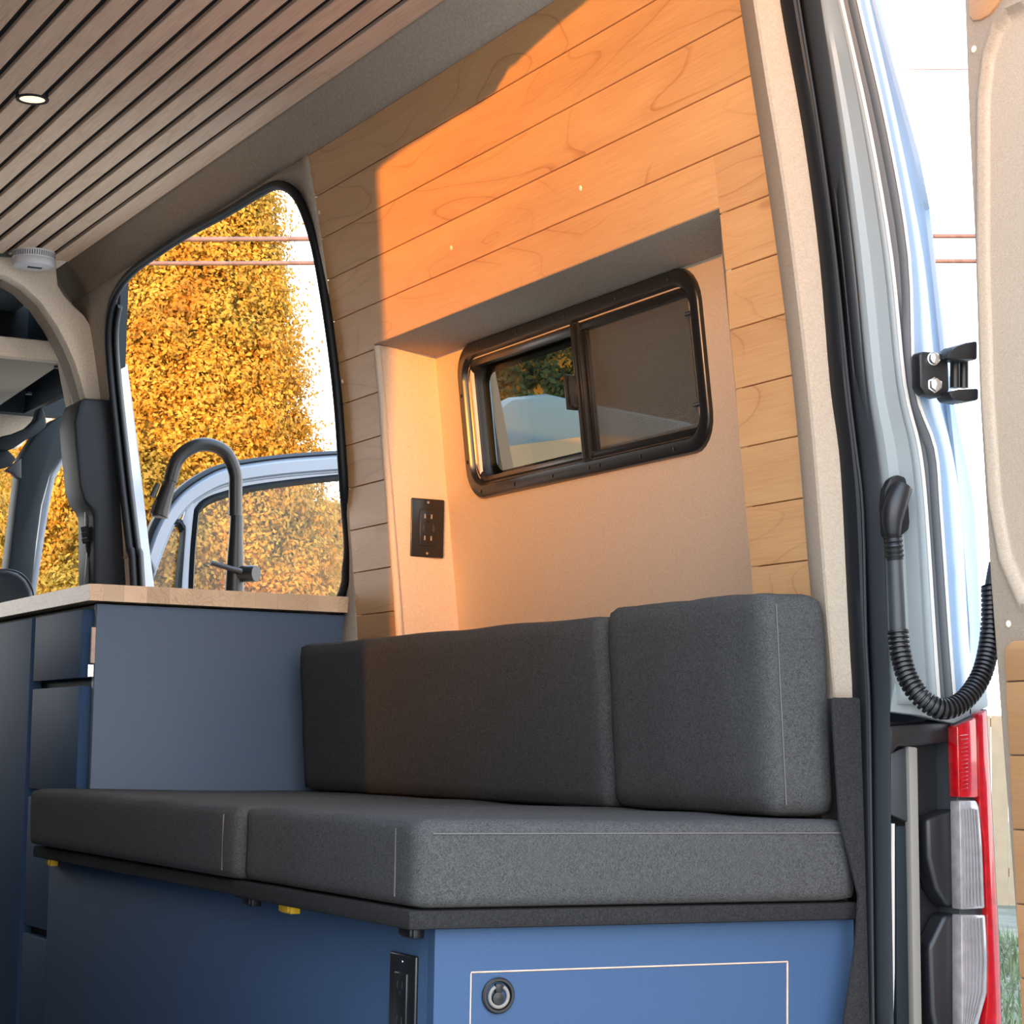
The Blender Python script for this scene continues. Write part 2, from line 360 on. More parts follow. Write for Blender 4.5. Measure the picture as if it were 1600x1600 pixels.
# screw caps on the boards
def cap(x, y, r=.0042):
    p = np.array(PW(x, y)); lathe('screw_cap', p+np.array([.0005, 0, 0]), [(r, 0), (r, .0012), (r*.7, .0022), (0, .0025)], 'cap', wall, axis=(-1, 0, -.13), seg=14)
for a in [(705, 387), (907, 294), (499, 332), (535, 596), (558, 858)]: cap(*a)
# white caulk line down the forward end of the boards
tube('caulk_line', [(wx(z)+.001, Y1+.001, z) for z in np.linspace(.2, 1.06, 14)], .0013, 'cap', wall, seg=6)

# ---- fabric wall round the sliding-door opening (forward of the boards)
loop_px = [ (542, 760), (534, 640), (523, 540), (508, 440), (495, 375), (478, 325), (462, 300), (440, 290), (415, 299), (360, 332),
           (300, 364), (250, 396), (214, 422), (192, 447), (179, 475), (173, 520), (176, 580), (184, 660), (195, 760), (207, 860), (213, 915)]
loop3 = [P(1, 3.90, 541, 925), P(1, 3.87, 546, 890), P(1, 3.845, 549, 850)]+[PW(x, y) for x, y in loop_px]
loop3 = [(wx(-.45), 4.35, -.45), (wx(-.1), 4.12, -.1), (wx(.18), 3.97, .18)] + loop3 + [(wx(-.45), 5.10, -.45)]
LS = [tuple(q) for q in spline(loop3, 4)]
outer = []
for (x, y, z) in LS:
    c = np.array([4.5, .55]); d = np.array([y, z])-c
    # project radially to the rectangle y 3.79..5.29, z ..1.126
    s = min([(Y1-c[0])/d[0] if d[0] < -1e-6 else 1e9, (5.42-c[0])/d[0] if d[0] > 1e-6 else 1e9, (1.128-c[1])/d[1] if d[1] > 1e-6 else 1e9])
    s = max(s, 1.004); q = c+d*s; outer.append((wx(q[1])-.001, q[0], q[1]))
tf = loft('trim_1', [LS, [tuple((np.array(a)+np.array(b))/2+np.array([-.004, 0, 0])) for a, b in zip(LS, outer)], outer], 'head', thick=.004, kind='structure')
tag(tf)
# rubber seal round the opening
seal = thing('trim_2', (wx(-.4), 4.5, -EZ), None, None, kind='structure')
tube('seal', [(x-.006, y, z) for x, y, z in LS], .0098, 'rubber', seal, seg=12)
c2 = np.array([4.5, .55])
def inset(L_, a, dx): return [(x+dx, y+(c2[0]-y)/np.hypot(y-c2[0], z-c2[1])*a, z+(c2[1]-z)/np.hypot(y-c2[0], z-c2[1])*a) for x, y, z in L_]
half = [i for i, p in enumerate(LS) if p[1] > 4.9 and p[2] < 1.07]
LF = [LS[i] for i in half]
loft('jamb', [[(x+.004, y, z) for x, y, z in LF], inset(LF, .006, .008), inset(LF, .008, .02)], 'rubber', seal, thick=.003)
tube('seal_rib', inset(LF, .010, .012), .006, 'rubber2', seal, seg=8)
# pale outer body edge seen past the seal
slab('body_edge', [P(1, 5.62, *q) for q in [(190, 560), (199, 570), (207, 630), (218, 720), (227, 800), (235, 870), (242, 925)]]+[P(1, 5.30, *q) for q in [(202, 925), (192, 800), (182, 700), (174, 570)]], (0, .03, 0), 'wpaint', seal, bv=.004)

# ---- ceiling
ZC = 1.20
ceil = thing('ceiling', (.8, 3.7, ZC), None, None, kind='structure')
box('backing', -.2, 1.44, 1.95, 5.262, ZC+.009, ZC+.02, 'black_gap', ceil)
edge = 1.3765; pitch = .0528; xr = 1.430; k = 0
while xr > -.15:
    xl = (edge if k == 0 else xr-(pitch-.0135))
    xl = edge+.005 if k == 0 else xl
    s = box('slat', xl, xr, 2.02, 5.255, ZC, ZC+.009, 'slat', ceil, bv=.0012, seg=1)
    xr = (edge-.0065 if k == 0 else xl-.0135); k += 1
# fabric-covered rail between slats and boards
rail = loft('trim_3', [[(1.487, y, 1.126) for y in (2.05, 5.42)], [(1.478, y, 1.140) for y in (2.05, 5.42)], [(1.437, y, 1.196) for y in (2.05, 5.42)], [(1.430, y, 1.2005) for y in (2.05, 5.42)]], 'head', kind='structure', thick=.008)
for p, zf in [((727, 31), 1.16), ((490, 193), 1.16)]:
    q = P(2, zf, *p); lathe('rail_screw', q, [(.003, 0), (.003, .001), (0, .0015)], 'head', rail, axis=(-.8, 0, -.6), seg=10)
# roof skin above
box('trim_4', -.25, 1.56, 2.0, 7.2, 1.27, 1.29, 'paint', kind='structure')

# ---- floor, left wall, rear header, left pillar (out of frame, they shape the light)
box('floor', -.28, 1.72, 2.02, 7.2, -EZ-.02, -EZ, 'floor', kind='structure')
wl = loft('wall_left', [[(.05-wx(z)+1.43, y, z) for z in np.linspace(-.6, 1.2, 14)] for y in (2.1, 7.0)], 'dark2', thick=-.03, kind='structure')
zz = np.linspace(-.6, 1.2, 14)
pillar_x = [.02 + (1.554-wx(z))*.9 for z in zz]
slab('trim_5', [(-.25, 2.1, -.6)]+[(px-.072, 2.1, z) for px, z in zip(pillar_x, zz)]+[(-.25, 2.1, 1.2)], (0, .05, 0), 'paint', kind='structure')
hx_ = np.linspace(-.25, 1.62, 190)       # unseen rear header: lower edge shaped to throw the ragged shadow line
hz_ = np.interp(hx_, [-.25, .40, .43, .56, .615, .775, .80, .82, .95, 1.62], [1.150, 1.150, 1.149, 1.144, 1.140, 1.123, 1.126, 1.140, 1.147, 1.152])
hz_ = hz_+np.where((hx_ > .40) & (hx_ < .86), .0022*np.sin(hx_*190)+.0016*np.sin(hx_*410+1), 0)
slab('trim_6', [(-.25, 2.1, 1.30)]+[(a, 2.1, b) for a, b in zip(hx_, hz_)]+[(1.62, 2.1, 1.30)], (0, .07, 0), 'paint', kind='structure')

# left rear door, standing open at a right angle (its edge cuts the sun patch)
box('door_3', -.20, -.132, 1.371, 2.09, -.60, 1.32, 'head', kind='structure')
box('unseen_bench', -.12, .36, 2.3, 4.6, -.6, -.12, 'navy'); tag(bpy.data.objects['unseen_bench'], 'unseen dark navy bench across the aisle, added to keep the aisle side dark', 'bench')  # unseen bench, added so the aisle faces reflect something dark

# ---- felt trim at the rear end of the boards
L0 = [(1150, -60), (1160, 0), (1180, 135), (1205, 298), (1231, 490), (1251, 680), (1267, 880), (1279, 1000), (1289, 1100)]
L1 = [(1167, -60), (1177, 0), (1198, 135), (1224, 298), (1248, 490), (1268, 680), (1284, 880), (1294, 1000), (1303, 1104)]
L2 = [(1216, -60), (1227, 0), (1252, 135), (1277, 298), (1303, 490), (1319, 680), (1332, 880), (1336, 1000), (1340, 1103)]
A = spline([PW(x, y) for x, y in L0], 3)
B = spline([P(1, 2.262, x, y) for x, y in L1], 3)
C = spline([P(1, 2.245, x, y) for x, y in L2], 3)
E2 = [b*.75+c*.25+np.array([0, -.006, 0]) for b, c in zip(B, C)]
ft = loft('trim_7', [[a+np.array([.02, .0, 0]) for a in A], A, [a*.5+b*.5+np.array([-.004, -.003, 0]) for a, b in zip(A, B)], B, [b*.9+c*.1+np.array([0, .004, 0]) for b, c in zip(B, C)], [b*.5+c*.5+np.array([0, .001, 0]) for b, c in zip(B, C)], C, [c+np.array([.008, .002, 0]) for c in C]], 'felt', kind='structure', thick=.004)

# ---- rear body pillar on the right: seal, flanges, painted bands
rows = [-60, 0, 200, 400, 600, 700, 800, 1000, 1100]
cols = {0: [1220, 1226, 1261, 1288, 1306, 1318, 1325, 1335, 1340], 1: [1238, 1244, 1276, 1302, 1322, 1334, 1345, 1350, 1355], 2: [1252, 1258, 1288, 1317, 1334, 1346, 1354, 1363, 1367],
        3: [1274, 1280, 1309, 1332, 1352, 1367, 1377, 1384, 1388], 4: [1300, 1313, 1357, 1391, 1412, 1435, 1446, 1459, 1466], 5: [1328, 1339, 1385, 1419, 1428, 1460, 1469, 1483, 1491],
        6: [1360, 1371, 1416, 1457, 1483, 1502, 1520, 1531, 1542]}
low = {0: [(1343, 1300), (1348, 1640)], 1: [(1358, 1300), (1362, 1640)], 2: [(1368, 1300), (1372, 1640)], 3: [(1390, 1300), (1395, 1640)]}
def line(c, y, lo=False):
    pts = list(zip(cols[c], rows))+(low[c] if lo else [])
    return spline([P(1, y, a, b) for a, b in pts], 4)
pil = thing('trim_8', (1.65, 2.2, -EZ), None, None, kind='structure')
a0, a1_, a2, a3 = line(0, 2.235, True), line(1, 2.222, True), line(2, 2.225, True), line(3, 2.205, True)
sh = lambda L_, dx=0, dy=0: [p+np.array([dx, dy, 0]) for p in L_]
mid = lambda a, b, t=.5: [p*(1-t)+q*t for p, q in zip(a, b)]
loft('door_seal', [sh(a0, 0, .03), a0, sh(mid(a0, a1_, .4), 0, -.008), sh(mid(a0, a1_, .85), 0, -.004), a1_], 'rubber', pil, thick=.003)
loft('seal_lip', [a1_, sh(mid(a1_, a2, .12), 0, -.006), sh(mid(a1_, a2, .25), 0, .0), sh(mid(a1_, a2, .5), 0, .014), sh(a2, 0, .012)], 'rubber', pil, thick=.002)
tube('seal_bead', sh(a1_, 0, -.004), .0016, 'rubber2', pil, seg=6)
loft('pillar_flange', [sh(a2, 0, .012), a2, sh(mid(a2, a3, .4), 0, -.012), sh(mid(a2, a3, .75), 0, -.010), sh(a3, 0, 0), sh(a3, .001, .02)], 'rubber2', pil, thick=.003)
b3, b4, b5, b6 = line(3, 2.205), line(4, 2.175), line(5, 2.165), line(6, 2.21)
loft('pillar_face', [sh(b3, 0, .02), mid(b3, b4, .25), sh(mid(b3, b4, .55), 0, .006), sh(mid(b3, b4, .72), 0, -.004), sh(mid(b3, b4, .9), 0, .008), b4], 'paint', pil, thick=.003)
loft('gutter', [b4, sh(mid(b4, b5, .15), 0, .012), sh(mid(b4, b5, .85), 0, .012), b5], 'paint2', pil, thick=.003)
tube('edge_glint', sh(b4, 0, -.002), .0024, 'line', pil, seg=6); tube('edge_glint', sh(b5, 0, -.002), .0022, 'line', pil, seg=6)  # light caught by the paint edges, drawn as white tubes
loft('outer_skin', [b5, sh(mid(b5, b6, .35), 0, -.004), sh(mid(b5, b6, .75), 0, .008), b6, sh(b6, .03, .06), sh(b6, .05, .25)], 'skin', pil, thick=.002)
for x, y in [(1331, 48), (1343, 104), (1355, 160), (1376, 270), (1387, 334), (1397, 390), (1407, 448), (1440, 642)]:
    disc('weld_dimple', P(1, 2.184, x, y), (0, -1, 0), .0022, .002, 'paint', pil, seg=8)
for x, y in [(1377, 561), (1390, 633)]: disc('weld_dimple', P(1, 2.199, x, y), (0, -1, 0), .003, .003, 'paint', pil, seg=10)
# lower rear corner below the paint: dark housings behind the lamp
slab('pillar_shelf', [P(1, 2.20, *q) for q in [(1391, 1112), (1440, 1118), (1492, 1131), (1545, 1104), (1540, 1060), (1400, 1060)]], (0, .02, 0), 'paint', pil, bv=.002)
slab('corner_panel', [P(1, 2.235, *q) for q in [(1386, 1128), (1494, 1128), (1500, 1300), (1506, 1660), (1390, 1660)]], (0, .05, 0), 'blk', pil)
slab('corner_cap', [P(1, 2.205, *q) for q in [(1391, 1134), (1492, 1128), (1495, 1158), (1434, 1166), (1404, 1166), (1391, 1182)]], (0, .03, 0), 'blk', pil, bv=.003)
slab('latch_plate', [P(1, 2.212, *q) for q in [(1392, 1177), (1416, 1167), (1420, 1285), (1392, 1273)]], (0, .012, 0), 'rubber2', pil, bv=.002)
slab('edge_strip', [P(1, 2.206, *q) for q in [(1420, 1166), (1434, 1168), (1438, 1400), (1442, 1660), (1429, 1660), (1425, 1400)]], (0, .012, 0), 'edge_grey', pil, bv=.002)
slab('paint_gap', [P(1, 2.212, *q) for q in [(1393, 1287), (1398, 1287), (1398, 1520), (1394, 1660), (1391, 1660)]], (0, .008, 0), 'line', pil)
slab('inner_strip', [P(1, 2.216, *q) for q in [(1400, 1290), (1424, 1290), (1428, 1660), (1401, 1660)]], (0, .02, 0), 'dark2', pil, bv=.003)
def lump(pts, y, d):
    o = slab('bumper_pad', [P(1, y, *q) for q in pts], (0, d, 0), 'blk', pil); bevel(o, .006, 3); return o
lump([(1448, 1280), (1494, 1262), (1500, 1418), (1480, 1418), (1462, 1390), (1450, 1340)], 2.205, .03)
lump([(1452, 1480), (1476, 1430), (1500, 1426), (1504, 1660), (1470, 1660), (1456, 1580)], 2.205, .03)

# ---- rear door swung open at the right
rd = thing('door_1', (1.76, 1.7, -EZ), None, None, kind='structure')
RD = [-.85, -.5, -.241, .07, .228, .435, .629, .792, .958, 1.15]
def dline(y, off): return [(dx_(z)+off, y, z) for z in np.linspace(-.85, 1.2, 18)]
loft('door_shell', [dline(2.12, .028), dline(2.122, .06), dline(2.05, .09), dline(1.3, .09), dline(1.3, .03)], 'skin', rd, thick=.003)
# liner with an oval recess: left edge band, frame band, recessed field
edge_px = [(1505, -40), (1505, 0), (1512, 200), (1522, 400), (1530, 640), (1545, 900), (1560, 1100), (1590, 1500), (1600, 1660)]
rec_px = [(1640, -60), (1602, 8), (1572, 22), (1556, 45), (1543, 85), (1535, 150), (1534, 400), (1540, 600), (1552, 780), (1568, 870), (1596, 935), (1640, 960)]
ed = [PD(*q) for q in edge_px]
Z = np.linspace(-.85, 1.2, 40)
def yedge(z): return float(np.interp(z, [p[2] for p in ed][::-1], [p[1] for p in ed][::-1]))
# liner plate as a grid in (y,z) with the recess pushed outward
recs = [PD(*q) for q in rec_px]; ry = [q[1] for q in recs]; rz = [q[2] for q in recs]
rz_top, rz_bot = max(rz), min(rz)
def inside(y, z):
    """signed depth into the recess, metres"""
    best = 1e9; inn = False; pts = [(q[1], q[2]) for q in recs]+[(1.4, rz_bot), (1.4, rz_top)]
    n = len(pts)
    for i in range(n):
        (ya, za), (yb, zb) = pts[i], pts[(i+1) % n]
        if (za > z) != (zb > z) and y < (yb-ya)*(z-za)/(zb-za)+ya: inn = not inn
        t = max(0, min(1, ((y-ya)*(yb-ya)+(z-za)*(zb-za))/((yb-ya)**2+(zb-za)**2+1e-9)))
        best = min(best, math.hypot(y-ya-t*(yb-ya), z-za-t*(zb-za)))
    return best if inn else -best
V = []; F = []; FLD = []; NZ, NY = 340, 80
for i in range(NZ):
    z = -.85+2.05*i/(NZ-1); ye = yedge(z)
    for j in range(NY):
        t = j/(NY-1); y = ye-(.16*t if t < .7 else .112+(t-.7)/.3*(ye-.112-1.32)) if True else 0
        s = inside(y, z); off = 0.009*min(1, max(0, (s+.003)/.007)) - .0025*math.exp(-((s+.006)/.004)**2)
        if j == 0: off += .03
        if j == 1: off += .002
        V.append((dx_(z)+off, y if j else ye+.001, z)); FLD.append(min(1, max(0, (s+.001)/.004)))
for i in range(NZ-1):
    for j in range(NY-1): a = i*NY+j; F.append((a, a+1, a+1+NY, a+NY))
o = finish('door_liner', V, F, 'door_felt', rd); smooth_angle(o, 60)
at_ = o.data.attributes.new('field', 'FLOAT', 'POINT')   # the recessed field is a paler cloth than its frame
at_.data.foreach_set('value', FLD)
n_ = M['door_felt'].node_tree; b_ = n_.nodes['Principled BSDF']; src = b_.inputs['Base Color'].links[0].from_socket
an_ = n_.nodes.new('ShaderNodeAttribute'); an_.attribute_name = 'field'
mr_ = n_.nodes.new('ShaderNodeMapRange'); mr_.inputs[3].default_value = 1.0; mr_.inputs[4].default_value = 1.42
sc_ = n_.nodes.new('ShaderNodeVectorMath'); sc_.operation = 'SCALE'
n_.links.new(an_.outputs['Fac'], mr_.inputs[0]); n_.links.new(src, sc_.inputs[0]); n_.links.new(mr_.outputs[0], sc_.inputs['Scale']); n_.links.new(sc_.outputs[0], b_.inputs['Base Color'])
for q in [(1522, 77), (1576, 975)]:
    lathe('liner_screw', PD(*q), [(.0045, 0), (.0045, .001), (.002, .003), (0, .003)], 'cap', rd, axis=(-1, 0, 0), seg=14)
# board field in the lower door, corner rounded, and a board corner at the top
bj = [1001, 1065, 1180, 1296, 1412, 1528, 1650]
for a, b in zip(bj[:-1], bj[1:]):
    xa = 1568+(a-1001)*.047; xb = 1568+(b-1001)*.047
    p = [PD(xa+(9 if a == 1001 else 0), a+1, -.006), PD(xb, b-1, -.006)]
    z0, z1 = p[1][2], p[0][2]
    pts = [(dx_(z0)-.006, p[1][1], z0), (dx_(z0)-.006, 1.4, z0+.001), (dx_(z1)-.006, 1.4, z1+.001), (dx_(z1)-.006, p[0][1], z1)]
    if a == 1001:
        q = PD(1568, 1016, -.006); pts = pts[:3]+[(dx_(z1)-.006, p[0][1]-.004, z1), (dx_(q[2])-.006, q[1], q[2])]
    slab('plank', pts, (.008, 0, 0), 'door_wood', rd, bv=.0015)
tp = [PD(*q, -.004) for q in [(1513, -60), (1514, 24), (1519, 32), (1530, 31), (1545, 22), (1556, 8), (1566, -8), (1590, -60)]]
slab('plank', tp, (.008, 0, 0), 'door_wood', rd, bv=.002)

# ---- rear door hinge
hg = thing('door_hinge', P(1, 2.14, 1457, 618), 'black metal door hinge with two bolts joining grey pillar and open rear door', 'hinge')
slab('hinge_plate', [P(1, 2.135, *q) for q in [(1437, 553), (1442, 549), (1472, 551), (1476, 556), (1477, 562), (1482, 564), (1484, 608), (1478, 619), (1465, 621), (1446, 616), (1438, 604)]], (0, .018, 0), 'blk', hg, bv=.003)
for q, r in [((1457, 561), .0072), ((1459, 602), .0088)]:
    c = P(1, 2.135, *q); lathe('bolt', c, [(r*1.15, 0), (r*1.15, .002), (r, .0025), (r*.95, .007), (r*.6, .009), (0, .0092)], 'chrome', hg, axis=(-.1, -1, 0), seg=6 if r > .008 else 18)
for nm, px, r in [('pin', [(1492, 563), (1492, 606)], .0065), ('pin', [(1506, 562), (1506, 606)], .006)]:
    tube(nm, [P(1, 2.15, *q) for q in px], r, 'faucet', hg, seg=14)
slab('hinge_arm', [P(1, 2.12, *q) for q in [(1478, 560), (1484, 549), (1496, 540), (1510, 535), (1528, 532), (1528, 562), (1500, 562)]], (0, .03, 0), 'blk', hg, bv=.003)
slab('hinge_arm', [P(1, 2.12, *q) for q in [(1482, 612), (1500, 608), (1530, 606), (1530, 625), (1510, 628), (1490, 625)]], (0, .03, 0), 'blk', hg, bv=.003)

# ---- wiring loom: boot, smooth neck, corrugated hose to the door
lm = thing('wiring_loom', P(1, 2.15, 1400, 850), 'black corrugated rubber wiring hose hanging from grey pillar to open rear door', 'cable hose')
boot = [P(1, 2.185, *q) for q in [(1381, 790), (1383, 765), (1391, 748), (1404, 741), (1416, 745), (1424, 760), (1427, 785), (1427, 810), (1421, 828), (1408, 839), (1384, 840)]]
slab('boot_flange', boot, (0, .012, 0), 'blk', lm, bv=.004)
bp = spline([P(1, 2.170, *q) for q in [(1411, 760), (1404, 775), (1397, 795), (1394, 815), (1395, 838)]], 5)
tube('boot', bp, [.008+.007*math.sin(math.pi*min(1, i/(len(bp)-1)*.75+.2)) for i in range(len(bp))], 'blk', lm, seg=16)
nk = [P(1, 2.165, 1395.5+i*.12, 838+i*1.6) for i in range(24)]
tube('neck', nk, [.0098+.0022*(.5+.5*math.cos(i/24*5*2*math.pi)) for i in range(24)], 'blk', lm, seg=16)
tube('sleeve', [P(1, 2.165, 1398, 874), P(1, 2.16, 1403, 990)], [.0095, .0102], 'rubber2', lm, seg=16)
hp = [P(1, yy, *q) for q, yy in [((1403, 986), 2.16), ((1407, 1020), 2.155), ((1418, 1058), 2.145), ((1440, 1090), 2.13), ((1472, 1108), 2.12), ((1505, 1095), 2.12), ((1532, 1058), 2.125), ((1545, 1010), 2.13), ((1549, 960), 2.135), ((1549, 915), 2.14), ((1551, 880), 2.15)]]
hs = spline(hp, 40); n = len(hs)
L_ = np.cumsum([0]+[np.linalg.norm(hs[i+1]-hs[i]) for i in range(n-1)])
us = np.linspace(0, L_[-1], 460); hs2 = [np.array([np.interp(u, L_, [p[k] for p in hs]) for k in range(3)]) for u in us]
def hr(u): 
    if u > L_[-1]*.90: return .0085*(1-(u/L_[-1]-.9)*4)
    return .0112+.0024*(1 if (u % .0062) < .0036 else -1)*.8
tube('hose', hs2, [hr(u) for u in us], 'blk', lm, seg=16)

# ---- tail lamp
tl = thing('tail_lamp', P(1, 2.18, 1530, 1640), 'tall red and clear tail lamp on the rear corner below the hose', 'tail light')
def tlslab(nm, px, y, d, mt, bv=.002): return slab(nm, [P(1, y, *q) for q in px], (0, d, 0), mt, tl, bv=bv)
tlslab('housing', [(1492, 1131), (1543, 1107), (1548, 1200), (1556, 1350), (1563, 1480), (1568, 1650), (1503, 1650), (1499, 1400), (1495, 1240)], 2.195, .08, 'rubber2')
tlslab('red_lens', [(1495, 1135), (1527, 1120), (1531, 1247), (1498, 1246)], 2.186, .02, 'red', .003)
tlslab('side_lens', [(1528, 1118), (1543, 1108), (1548, 1200), (1556, 1350), (1563, 1480), (1568, 1650), (1535, 1650), (1545, 1560), (1546, 1500), (1540, 1320), (1532, 1255)], 2.183, .03, 'red', .004)
tlslab('clear_lens', [(1499, 1251), (1526, 1250), (1532, 1262), (1536, 1320), (1540, 1420), (1502, 1422)], 2.186, .02, 'clear', .003)
tlslab('clear_lens', [(1502, 1429), (1541, 1429), (1545, 1490), (1544, 1550), (1530, 1600), (1515, 1650), (1503, 1650)], 2.186, .02, 'clear', .003)
for k_ in range(6):                                     # moulded ribs in the clear lenses
    t = (k_+.7)/6.6; f = lambda a, b: a+(b-a)*t
    tube('lens_rib', [P(1, 2.185, f(1502, 1530), 1262+8*abs(t-.5)), P(1, 2.185, f(1504, 1535), 1330), P(1, 2.185, f(1504, 1539), 1416)], .0011, 'clear', tl, seg=6)
    tube('lens_rib', [P(1, 2.185, f(1505, 1539), 1434), P(1, 2.185, f(1506, 1543), 1500), P(1, 2.185, f(1506, 1541), 1550), P(1, 2.185, f(1504, 1522), 1610)], .0011, 'clear', tl, seg=6)
for k_ in range(14):
    y = 1150+k_*6.4
    tube('lens_rib', [P(1, 2.185, 1500, y), P(1, 2.185, 1512, y-2)], .0009, 'red', tl, seg=5)

# dark felt strip behind the bench's right end
slab('trim_9', [P(1, 2.213, *q) for q in [(1300, 1090), (1345, 1090), (1352, 1300), (1362, 1660), (1310, 1660), (1325, 1560), (1338, 1470), (1342, 1400), (1330, 1350), (1312, 1280)]], (0, .006, 0), 'carpet', kind='structure', bv=.004)

slab('trim_11', [P(1, 2.262, *q) for q in [(1284, 1092), (1345, 1090), (1352, 1300), (1362, 1660), (1290, 1660)]], (0, .004, 0), 'carpet', kind='structure')

# ================================================================== SLIDING WINDOW IN THE NICHE
win = thing('window_1', (nbx(.46), 3.09, .45), None, None, kind='structure')
def NB(y, z, off=0): return np.array([nbx(z)+off, y, z])
def rrect(y0, y1, z0, z1, r, off=0, n=6):
    out = []
    for cy, cz, a0_ in [(y1-r, z1-r, 0), (y0+r, z1-r, 90), (y0+r, z0+r, 180), (y1-r, z0+r, 270)]:
        for k2 in range(n+1):
            a = math.radians(a0_+90*k2/n); out.append(NB(cy+r*math.cos(a), cz+r*math.sin(a), off))
    return out
FY0, FY1, FZ0, FZ1 = 2.698, 3.515, .452, .728
A_ = lambda d, r, off: rrect(FY0+d, FY1-d, FZ0+d, FZ1-d, r, off)
loft('window_frame', [A_(0, .055, 0.001), A_(0.001, .055, -.006), A_(.004, .053, -.0085), A_(.020, .042, -.0085), A_(.024, .040, -.003), A_(.026, .039, .022)], 'blkmetal', win, closed=True, thick=.001)
loft('inner_flange', [A_(.025, .04, .002), A_(.030, .036, -.002), A_(.034, .034, .004), A_(.036, .032, .03), A_(.05, .025, .03)], 'blkmetal', win, closed=True)
YM = 3.075
box_ = lambda nm, y0, y1, z0, z1, o0, o1, mt, bv=.001: hexa(nm, [NB(y0, z0, o0), NB(y1, z0, o0), NB(y1, z1, o0), NB(y0, z1, o0), NB(y0, z0, o1), NB(y1, z0, o1), NB(y1, z1, o1), NB(y0, z1, o1)], mt, win, bv=bv)
slab('window_pane', A_(.036, .03, .024), (.003, 0, 0), 'g_dark', win)
slab('fly_screen', rrect(FY0+.033, YM-.005, FZ0+.036, FZ1-.036, .022, .010), (.001, 0, 0), 'screen', win)
box_('screen_bar', YM-.019, YM-.011, FZ0+.03, FZ1-.03, .004, .012, 'blkmetal')
box_('sash_bar', YM-.006, YM+.001, FZ0+.026, FZ1-.026, -.004, .014, 'blkmetal')
box_('sash_bar', YM+.006, YM+.012, FZ0+.026, FZ1-.026, -.008, .010, 'blkmetal')
box_('track', FY0+.03, FY1-.03, FZ0+.026, FZ0+.038, .000, .012, 'blkmetal')
box_('track', FY0+.03, FY1-.03, FZ1-.040, FZ1-.026, .000, .012, 'blkmetal')
box_('latch', YM+.018, YM+.021, .560, .618, -.024, .004, 'blkmetal', .0008)
box_('latch', YM+.010, YM+.013, .566, .616, -.020, .002, 'blkmetal', .0008)
box_('latch', YM+.009, YM+.022, .563, .568, -.016, .0, 'blkmetal', .0008)
tube('screen_rod', [NB(FY0+.036, FZ0+.07, .0), NB(FY0+.036, FZ1-.07, .0)], .0018, 'faucet', win, seg=8)
for z in (FZ0+.07, FZ1-.07): tube('rod_clip', [NB(FY0+.02, z, -.004), NB(FY0+.044, z, -.002)], .0035, 'blkmetal', win, seg=8)
rv = [(y, FZ0+.011) for y in (2.80, 2.90, 3.03, 3.065, 3.19, 3.33, 3.46)]+[(y, FZ1-.011) for y in (2.77, 2.93, 3.10, 3.27, 3.42)]+[(FY1-.011, z) for z in (.52, .64)]
for y, z in rv: lathe('rivet', NB(y, z, -.0085), [(.0042, 0), (.0040, .0012), (.0025, .0022), (0, .0026)], 'blkmetal', win, axis=(-1, 0, -.12), seg=10)
# ---- outer skin round the window
def skx(z): return min(nbx(z)+.035, 1.780) if z < .74 else float(np.interp(z, [.74, .97, 1.25], [1.714, 1.632, 1.58]))
def skin(y0, y1, z0, z1): 
    loft('outer_skin', [[(skx(z), y0, z) for z in np.linspace(z0, z1, 9)], [(skx(z), y1, z) for z in np.linspace(z0, z1, 9)]], 'skin', win, thick=.002)
skin(2.2, 3.82, -.75, WZ0-.005); skin(2.2, 3.82, WZ1+.005, 1.25); skin(2.2, WY0, WZ0-.005, WZ1+.005); skin(WY1, 3.82, WZ0-.005, WZ1+.005)

# ================================================================== OUTLETS
def outlet(y, xc, zc, label, usb):
    t = thing('power_outlet', (xc, y, zc-.055), label, 'outlet')
    box('cover_plate', xc-.034, xc+.034, y-.005, y, zc-.054, zc+.054, 'blkmetal', t, bv=.003, seg=3)
    box('socket_face', xc-.0165, xc+.0165, y-.0075, y-.004, zc-.0335, zc+.0335, 'blkmetal', t, bv=.0015)
    for dz in (.021, -.019):
        for dx in (-.0065, .0065): box('slot', xc+dx-.0014, xc+dx+.0014, y-.0078, y-.0072, zc+dz-.004, zc+dz+.004, 'chrome', t)
        disc('ground_hole', (xc, y-.0072, zc+dz-.0095), (0, -1, 0), .0024, .0006, 'black_gap', t, seg=12)
    for dx in (-.009, .011):
        box('usb_port', xc+dx-.002, xc+dx+.002, y-.0079, y-.0072, zc-.007, zc+.005, 'rubber2', t)
    for dz in (.047, -.047): lathe('screw', (xc, y-.005, zc+dz), [(.0026, 0), (.0024, .0008), (0, .001)], 'chrome', t, axis=(0, -1, 0), seg=10)
    return t
outlet(3.6125, 1.669, .408, 'black power outlet with socket slots on beige side of window niche', True)

# ================================================================== KITCHEN UNIT
kc = thing('kitchen_cabinet', (1.38, 4.5, -EZ), 'tall blue kitchen cabinet with slim drawers under the butcher block counter', 'cabinet')
box('end_panel', 1.131, 1.640, 3.870, 3.888, -.6, .258, 'navy_lit', kc, bv=.001)
box('body', 1.140, 1.62, 3.888, 5.05, -.6, .258, 'dark2', kc)
